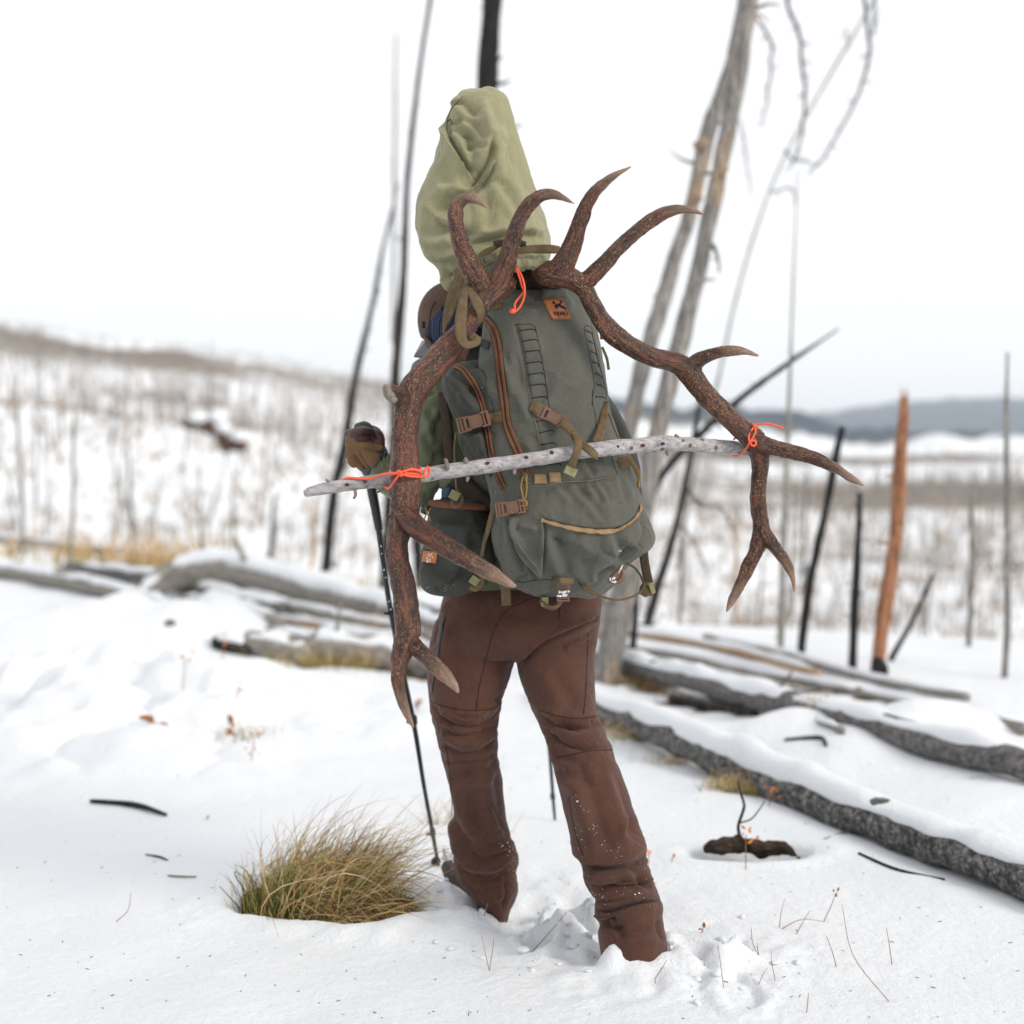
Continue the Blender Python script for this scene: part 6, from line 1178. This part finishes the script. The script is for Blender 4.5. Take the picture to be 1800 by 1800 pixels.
tp2 = thing('trekking_pole', 'second dark trekking pole in front of the legs, its lower end seen between them', 'trekking pole', pz2)
part('grip', pxtube([(933, 800, 4.76, 8), (936, 850, 4.76, 8), (938, 900, 4.77, 7)], 4, 12), F_BLK, tp2)
part('shaft', pxtube([(938, 900, dd2(900), 5), (950, 1100, dd2(1100), 4.4), (962, 1270, dd2(1270), 4), (967, 1330, dd2(1330), 3.6), (972, 1400, dd2(1400), 3.2), (975, 1436, dd2(1436), 2.6), (976, 1452, d2, 1.5)], 5, 10), POLE, tp2)
part('clamp', pxtube([(971, 1396, dd2(1400), 4.6), (972, 1404, dd2(1400), 4.6)], 2, 10), F_BLK, tp2)

# ------------------------------------------------------------------ grass clump
def grassmat():
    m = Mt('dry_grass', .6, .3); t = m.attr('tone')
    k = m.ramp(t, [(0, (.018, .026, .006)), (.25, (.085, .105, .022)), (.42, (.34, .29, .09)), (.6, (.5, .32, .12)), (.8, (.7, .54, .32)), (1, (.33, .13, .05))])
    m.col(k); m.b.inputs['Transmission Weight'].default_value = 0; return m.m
M_GR = grassmat()
def blade(p0, d0, L, w_, bend, tone, n=7, wig=.0):
    t = np.linspace(0, 1, n)[:, None]; p = p0 + d0 * L * t + bend * (t ** 2) * L
    if wig: p = p + RNG.normal(0, wig, 3) * np.sin(t * 3.1) * L
    tt = nrm(np.gradient(p, axis=0)); s = nrm(np.cross(tt, nrm(CAM - p[0]) + RNG.normal(0, .5, 3))); wd = w_ * (1 - t ** 2 * .85)
    V = np.hstack([p - s * wd, p + s * wd]).reshape(-1, 3); F = [(2 * i, 2 * i + 1, 2 * i + 3, 2 * i + 2) for i in range(n - 1)]
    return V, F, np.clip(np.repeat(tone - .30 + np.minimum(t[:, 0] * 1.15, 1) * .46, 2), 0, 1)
def tuft(items):
    Vs, Fs, Ts, o = [], [], [], 0
    for V, F, T in items: Vs.append(V); Fs += [tuple(i + o for i in f) for f in F]; Ts.append(T); o += len(V)
    return (np.vstack(Vs), Fs), np.concatenate(Ts)
gc = PIT + np.array([-.04, .045, -.13]); gt = thing('grass_clump', 'big windblown tussock of green and straw grass growing in a snow hollow', 'grass', gc)
its = []
for i in range(3300):
    k = RNG.random()
    if k < .50:      # the sweep to the right
        p0 = gc + np.array([RNG.uniform(-.15, .10), RNG.normal(0, .07), RNG.uniform(-.02, .03)]); L = RNG.uniform(.30, .55)
        d0 = nrm(np.array([RNG.normal(.20, .26), RNG.normal(-.02, .2), 1.0])); bend = np.array([RNG.uniform(.0, .36), RNG.normal(-.05, .15), -RNG.uniform(.15, .7)]); tone = RNG.choice([.12, .3, .44, .6, .78, .97], p=[.12, .2, .2, .2, .2, .08])
    elif k < .82:    # blades hanging over the near side
        p0 = gc + np.array([RNG.uniform(-.12, .19), RNG.uniform(-.10, .02), RNG.uniform(-.02, .06)]); L = RNG.uniform(.22, .40)
        d0 = nrm(np.array([RNG.normal(.35, .3), RNG.normal(-.35, .18), .9])); bend = np.array([RNG.uniform(.0, .45), RNG.normal(-.15, .1), -RNG.uniform(.5, 1.15)]); tone = RNG.choice([.1, .3, .56, .78, .98], p=[.2, .12, .24, .24, .2])
    else:            # short upright ones at the left
        p0 = gc + np.array([RNG.uniform(-.21, -.05), RNG.normal(0, .06), RNG.uniform(-.02, .03)]); L = RNG.uniform(.14, .30)
        d0 = nrm(np.array([RNG.normal(.02, .25), RNG.normal(-.05, .2), 1.0])); bend = np.array([RNG.normal(.1, .15), RNG.normal(0, .1), -RNG.uniform(0, .3)]); tone = RNG.choice([.05, .18, .3, .5], p=[.3, .35, .2, .15])
    its.append(blade(p0, d0, L, RNG.uniform(.0008, .0023), bend, float(np.clip(tone + RNG.normal(0, .05), 0, 1)), 9, .07))
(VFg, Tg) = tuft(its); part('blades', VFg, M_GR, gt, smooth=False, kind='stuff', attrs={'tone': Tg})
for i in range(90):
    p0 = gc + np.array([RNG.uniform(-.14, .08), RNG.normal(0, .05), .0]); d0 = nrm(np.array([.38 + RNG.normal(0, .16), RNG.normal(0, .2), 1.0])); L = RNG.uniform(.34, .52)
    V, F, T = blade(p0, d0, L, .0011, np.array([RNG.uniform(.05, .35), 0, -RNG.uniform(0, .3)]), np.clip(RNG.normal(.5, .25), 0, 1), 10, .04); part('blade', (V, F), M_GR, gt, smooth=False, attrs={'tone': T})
# single stem standing at its left
V, F, T = blade(P(452, 1560, gc[1]), nrm(np.array([-.15, 0, 1.0])), .21, .0012, np.array([-.05, 0, -.1]), .8, 10, .05); part('blade', (V, F), M_GR, gt, attrs={'tone': T})
None and part('snow_lump', merge(*[ellipsoid(gc + np.array([RNG.uniform(-.03, .14), RNG.uniform(-.08, .02), RNG.uniform(.2, .25)]), RNG.uniform(.006, .016, 3) * np.array([1.6, 1, .5]), 8, 6) for _ in range(16)]), M_SNOW, gt)

# ------------------------------------------------------------------ burnt root with a twig
rt = thing('burnt_root', 'dark charred root lump in a hollow of the snow with a twig rising from it', 'root', PITR)
dr_ = float((PITR - CAM) @ FW)
rows = [[(1236, 1497, dr_, 4), (1256, 1488, dr_, 9), (1280, 1486, dr_, 13), (1300, 1488, dr_, 16), (1330, 1488, dr_, 15), (1360, 1492, dr_, 12), (1385, 1500, dr_ - .02, 9), (1410, 1510, dr_ - .03, 3)], [(1300, 1488, dr_, 12), (1300, 1470, dr_, 8), (1300, 1462, dr_, 4)], [(1262, 1486, dr_, 8), (1266, 1476, dr_, 4)], [(1320, 1485, dr_ - .02, 11), (1370, 1488, dr_ - .02, 8), (1400, 1504, dr_ - .03, 4)]]
rm = remesh(merge(*[pxtube(q_, 5, 12) for q_ in rows]), .005, 2); N = vnormals(*rm); rm = (rm[0] + N * (fbm(rm[0] * np.array([.5, 1, 1]), 26, 4) * .014)[:, None], rm[1])
part('root_wood', rm, woodmat('dark_burnt_root', (.008, .006, .005), (.04, .027, .02), (.12, .08, .055), st=(6, 20, 20), bd=.01), rt)
tw = part('twig', merge(pxtube([(1299, 1466, dr_, 3.2), (1298, 1450, dr_, 2.8), (1306, 1426, dr_, 2.8), (1308, 1414, dr_, 2.4), (1302, 1394, dr_, 2), (1297, 1374, dr_, 1.4)], 5, 7), pxtube([(1302, 1446, dr_, 1.6), (1320, 1440, dr_, 1.3), (1334, 1424, dr_, 1.2), (1344, 1408, dr_, .8)], 5, 6)), W_CHARSPOT, rt)
M_LEAF = plain('orange_dry_leaf', (.62, .25, .07), .7, .2, .35, 60); M_LEAFB = plain('brown_dry_leaf', (.3, .13, .05), .7, .2, .35, 60)
def leafmesh(c, s):
    """cupped pointed leaf"""
    a = RNG.uniform(0, 6.28, 3); M = np.array(Matrix.Rotation(a[0], 3, 'X') @ Matrix.Rotation(a[1], 3, 'Z') @ Matrix.Rotation(a[2], 3, 'Y'))
    V = np.array([(0, 0, 0), (.3, .28, .1), (.7, .22, .06), (1, 0, 0), (.7, -.22, .06), (.3, -.28, .1), (.5, 0, -.05)]) * s
    return V @ M.T + c, [(0, 1, 6), (1, 2, 6), (2, 3, 6), (3, 4, 6), (4, 5, 6), (5, 0, 6)]
def sprig(u, v, v1, name, label, nleaf, s, mat, lean=4, z=0.0, group=None, spread=9):
    d = G(u, v1, Hs(*P(u, v1, G(u, v1))[:2])); t = thing(name, label, 'plant', P(u, v1, d), group)
    part('stem', pxtube([(u - lean, v1 + 6, d, 1.0), (u - lean * .3, (v + v1) / 2, d, .9), (u, v, d, .8)], 4, 5), M_LEAFB, t)
    for k in range(nleaf): part('leaf', leafmesh(P(u + RNG.normal(0, spread), v + RNG.normal(0, spread), d + RNG.normal(0, .01)), s * RNG.uniform(.7, 1.3) * d / FPX), mat, t, smooth=False)
sprig(1311, 1470, 1530, 'dry_plant', 'dry plant with a cluster of orange leaves in front of the burnt root', 12, 8, M_LEAF, lean=0, spread=7)
sprig(1141, 1500, 1530, 'dry_plant', 'small orange leafed sprig beside the right trouser leg', 5, 11, M_LEAF, spread=4)
sprig(1355, 1392, 1420, 'dry_plant', 'orange leaves against the nearest right log', 10, 8, M_LEAF, spread=9)
sprig(1248, 1342, 1362, 'dry_plant', 'small orange sprig at the foot of the nearest right log', 6, 10, M_LEAF, spread=6)
sprig(1236, 1632, 1640, 'dry_leaf', 'single brown curled leaf standing in the snow right of the trousers', 2, 12, M_LEAFB, spread=1)
sprig(275, 1268, 1290, 'bark_chip', 'rusty brown bark chip sticking out of snow at far left', 3, 34, M_LEAFB, spread=3)
sprig(408, 1276, 1290, 'dry_leaf', 'brown curled leaves on the snow left of centre', 4, 18, M_LEAFB, spread=6)
sprig(365, 1434, 1440, 'dry_leaf', 'tiny brown leaf on the snow above the grass clump', 2, 10, M_LEAFB, spread=1)
sprig(325, 1160, 1210, 'dry_plant', 'pale orange dry sprig on the snow mound', 4, 9, M_LEAF, spread=6); sprig(395, 1125, 1150, 'dry_plant', 'upright orange dry sprig behind the snow mound', 4, 9, M_LEAF, spread=4); sprig(420, 1205, 1222, 'dry_plant', 'orange dry leaves on the snow slope right of the mound', 4, 9, M_LEAF, spread=6)
sprig(446, 1300, 1330, 'dry_plant', 'rust coloured dry stalks at left above the grass clump', 9, 9, M_LEAFB, spread=11); sprig(735, 1236, 1250, 'dry_plant', 'pale brown dry tuft beside the trekking pole', 6, 10, M_LEAFB, spread=5)
sprig(1184, 1500, 1512, 'dry_leaf', 'little yellow bud on the snow right of the trousers', 2, 8, M_LEAF, spread=1)
def grasses(u, v, n, h, sp, name, label, tone=.62, w_=.0014, dry=.1, group=None, dep=.12):
    d = G(u, v); b = P(u, v, d); b[2] = Hs(b[0], b[1]); its = []
    for _ in range(n):
        p0 = b + np.array([RNG.normal(0, sp), RNG.normal(0, sp * .5), -.01]); its.append(blade(p0, nrm(np.array([RNG.normal(0, .35), RNG.normal(0, .35), 1])), h * RNG.uniform(.4, 1), w_ * d / 6, np.array([RNG.normal(.05, .2), 0, -RNG.uniform(0, .4)]), np.clip(RNG.normal(tone, dry), 0, 1), 5, .05))
    (VF_, T) = tuft(its); solo(name, VF_, M_GR, label, 'grass', loc=b, group=group, smooth=False, attrs={'tone': T})
for g_ in [(1065, 1275, 90, .22, .05, 'pale dry grass beside the right knee'), (1105, 1300, 160, .16, .10, 'rusty grass strip in front of the nearest log'), (1200, 1335, 120, .10, .09, 'rusty low grass in front of the nearest log'), (1272, 1398, 140, .13, .05, 'brown grass tuft behind the burnt twig'), (1308, 1402, 90, .10, .04, 'short brown grass right of the twig'),
           (1440, 1300, 40, .15, .04, 'sparse dry grass behind the nearest log'), (1225, 1215, 160, .12, .2, 'brown litter grass between the right logs'), (1130, 1200, 160, .14, .15, 'brown litter grass near the grey trunk foot'),
           (600, 1180, 200, .22, .22, 'dark and orange brush under the mid left log'), (660, 1176, 200, .26, .2, 'tan brush beside the left antler tip'), (560, 1176, 140, .2, .2, 'brown brush under the split log'), (435, 1310, 40, .16, .08, 'thin dry grass above the clump'), (250, 1072, 120, .2, .4, 'brown grass at far left in front of the logs'),
           (640, 1040, 80, .3, .3, 'dry grass behind the bent log'), (700, 1116, 100, .2, .2, 'green and brown grass by the charred log'), (850, 1470, 30, .12, .05, 'fine grass beyond the left shin'), (775, 1445, 26, .22, .03, 'pale fine grass left of the left shin')]:
    u, v, n, h, sp_, lb_ = g_; grasses(u, v, n, h, sp_, 'dry_grass', lb_, tone=.7 if 'rust' in lb_ else .6, dry=.16)
random.seed(5)
for k in range(9):
    uu = random.uniform(-60, 380); grasses(uu, 992 + random.uniform(-8, 8), 40, .6, .3, 'golden_grass', 'golden dry grass tuft at the far edge of the clearing, left side', tone=.72, group='golden grass tufts at the far edge', w_=.003)
# thin stems poking through the near snow
STEMS = [((850, 1614), (860, 1580), (873, 1542), 'reddish stem in front of the left cuff'), ((937, 1672), (965, 1640), (996, 1604), 'slanting stem between the feet'), ((985, 1607), (1010, 1602), (1038, 1602), 'horizontal stem left of the right cuff'), ((860, 1706), (852, 1670), (847, 1645), 'left half of a v shaped pair of stems'), ((860, 1706), (866, 1670), (868, 1646), 'right half of a v shaped pair of stems'),
         ((1152, 1720), (1165, 1700), (1172, 1688), 'short tan stem at the right cuff'), ((1272, 1736), (1266, 1690), (1262, 1660), 'upright stem at lower right, leftmost'), ((1337, 1686), (1324, 1660), (1320, 1630), 'thin stem at lower right'), ((1336, 1686), (1332, 1670), (1331, 1658), 'short stem beside a thin one'), ((1362, 1720), (1357, 1695), (1355, 1670), 'brown stem at lower right'),
         ((1562, 1760), (1500, 1680), (1480, 1590), 'long arching stem at lower right'), ((1568, 1696), (1563, 1660), (1558, 1630), 'reddish stem near the right edge'), ((1370, 1630), (1374, 1600), (1380, 1580), 'dark short stem at right'), ((1376, 1632), (1410, 1616), (1448, 1620), 'bent tan stem lying low at right'), ((1448, 1620), (1462, 1590), (1470, 1568), 'stalk with small buds at right'),
         ((1400, 1642), (1412, 1620), (1424, 1600), 'faint slanting stalk at right'), ((1470, 1700), (1462, 1670), (1452, 1645), 'thin stalk at right middle'), ((1418, 1780), (1420, 1760), (1421, 1745), 'tiny stub of a stem at the bottom'), ((1330, 1745), (1338, 1720), (1350, 1700), 'slanting pale stem near the bottom'), ((205, 1620), (225, 1600), (230, 1570), 'thin stem at lower left')]
for i, (a, b, c_, lb_) in enumerate(STEMS):
    d = G(a[0], a[1], Hs(*P(a[0], a[1], G(a[0], a[1]))[:2])); t = pxtube([(a[0], a[1] + 8, d, .85), (a[0], a[1], d, .8), (b[0], b[1], d + .01, .7), (c_[0], c_[1], d + .02, .45)], 6, 6)
    if 'bud' in lb_: t = merge(t, *[ellipsoid(P(c_[0] + RNG.normal(0, 3), c_[1] + RNG.normal(0, 5), d), (.003, .003, .004), 6, 5) for _ in range(5)])
    solo('dead_weed', t, M_LEAFB if i % 3 else W_TAN, lb_, 'dead weed', loc=P(a[0], a[1], d))
# clods of trodden snow about the feet
vf = []
for i in range(90):
    c_ = (FOOTR if i % 3 else FOOTL) + np.array([RNG.normal(.08, .2), RNG.normal(0, .13), 0]); c_[2] = Hs(c_[0], c_[1]) + .002; s = RNG.uniform(.003, .012)
    V, F = ellipsoid((0, 0, 0), (s * RNG.uniform(.8, 1.5), s * RNG.uniform(.8, 1.4), s * .7), 10, 7); V = V * (1 + .5 * fbm(V + c_, 90, 2))[:, None]; vf.append((V + c_, F))
solo('snow_clods', merge(*vf), M_SNOW, 'loose clods of trodden snow around the feet', 'snow', loc=FOOTR, kind='stuff')
# specks of bark and needles lying on the snow
vf = []
for i in range(260):
    u_, v_ = RNG.uniform(-40, 1840), RNG.uniform(1260, 1800); c_ = PG(u_, v_); c_[2] = Hs(c_[0], c_[1]) + .001; L = RNG.uniform(.002, .012); a_ = RNG.uniform(0, 3.1)
    vf.append(tube(np.array([c_, c_ + L * np.array([math.cos(a_), math.sin(a_), .1])]), RNG.uniform(.0005, .0012), 4))
solo('bark_specks', merge(*vf), W_CHARSPOT, 'tiny dark bark specks and needles scattered on the near snow', 'litter', loc=PG(900, 1600), kind='stuff')
# snow clinging to the trouser legs
vf = []
for rows, n in ((((1012, 1410), (1020, 1480), (1030, 1540), (1056, 1580), (1082, 1625)), 34), (((1090, 1500), (1130, 1520), (1150, 1550)), 8), (((885, 1480), (900, 1500), (905, 1530)), 26), (((1060, 1560), (1110, 1570), (1150, 1590)), 14), (((1010, 1400), (1060, 1480), (1100, 1520)), 24)):
    q_ = cr(np.array(rows, float), 10)
    for _ in range(n):
        k = RNG.integers(len(q_)); h, _n = onb(BV_T, q_[k, 0] + RNG.normal(0, 6), q_[k, 1] + RNG.normal(0, 6), .001)
        if h is not None: vf.append(ellipsoid(h, RNG.uniform(.0005, .0013, 3) * (2.2 if RNG.random() < .07 else 1), 6, 4))
part('snow_on_boot', merge(*[ellipsoid(P(786 + RNG.uniform(-8, 16), 1500 + RNG.uniform(-6, 16), 4.56), RNG.uniform(.006, .014, 3), 8, 6) for _ in range(10)]), M_SNOW, person, kind='stuff')
part('snow_flecks', merge(*vf), M_SNOW, person, kind='stuff')
# brown debris heap with snow on the far slope
hb = PG(380, 990, 0); dh = 60; hc = P(392, 765, dh)
dbr = thing('debris_heap', 'dark brown uprooted heap with round snow caps on the far left slope', 'root mass', hc)
vf = [ellipsoid(P(u, v, dh), (r * dh / FPX, r * dh / FPX, r * .5 * dh / FPX), 14, 10) for u, v, r in ((330, 748, 16), (360, 750, 18), (385, 760, 16), (400, 780, 18), (425, 785, 16))]
hm = remesh(merge(*vf), .06, 1); hm = (hm[0] + vnormals(*hm) * (fbm(hm[0], 3, 3) * .16)[:, None], hm[1]); part('roots', hm, woodmat('reddish_roots', (.03, .02, .018), (.12, .06, .04), (.22, .14, .1), st=(1, 1, 1), bd=.1), dbr)
part('snow_cap', merge(*[ellipsoid(P(u, v, dh - .3), (r * dh / FPX, .3, r * .7 * dh / FPX), 14, 10) for u, v, r in ((350, 733, 16), (385, 732, 17), (395, 752, 13), (422, 766, 14))]), M_SNOW, dbr)

# ------------------------------------------------------------------ air
hz = bpy.data.materials.new('haze'); hz.use_nodes = True; n_ = hz.node_tree; n_.nodes.clear(); o_ = n_.nodes.new('ShaderNodeOutputMaterial'); v_ = n_.nodes.new('ShaderNodeVolumePrincipled')
v_.inputs['Color'].default_value = (.82, .92, 1, 1); v_.inputs['Density'].default_value = 1.0e-4; v_.inputs['Anisotropy'].default_value = 0.0
n_.links.new(v_.outputs[0], o_.inputs['Volume'])
allz = gz.min() - 1.5
topz = max(gz.max(), 40) + 8
V, F = box((0, 0, (allz + topz) / 2), (16400, 16400, topz - allz)); solo('haze', (V, F), hz, None, None, loc=(0, 0, 0), kind='stuff', smooth=False)
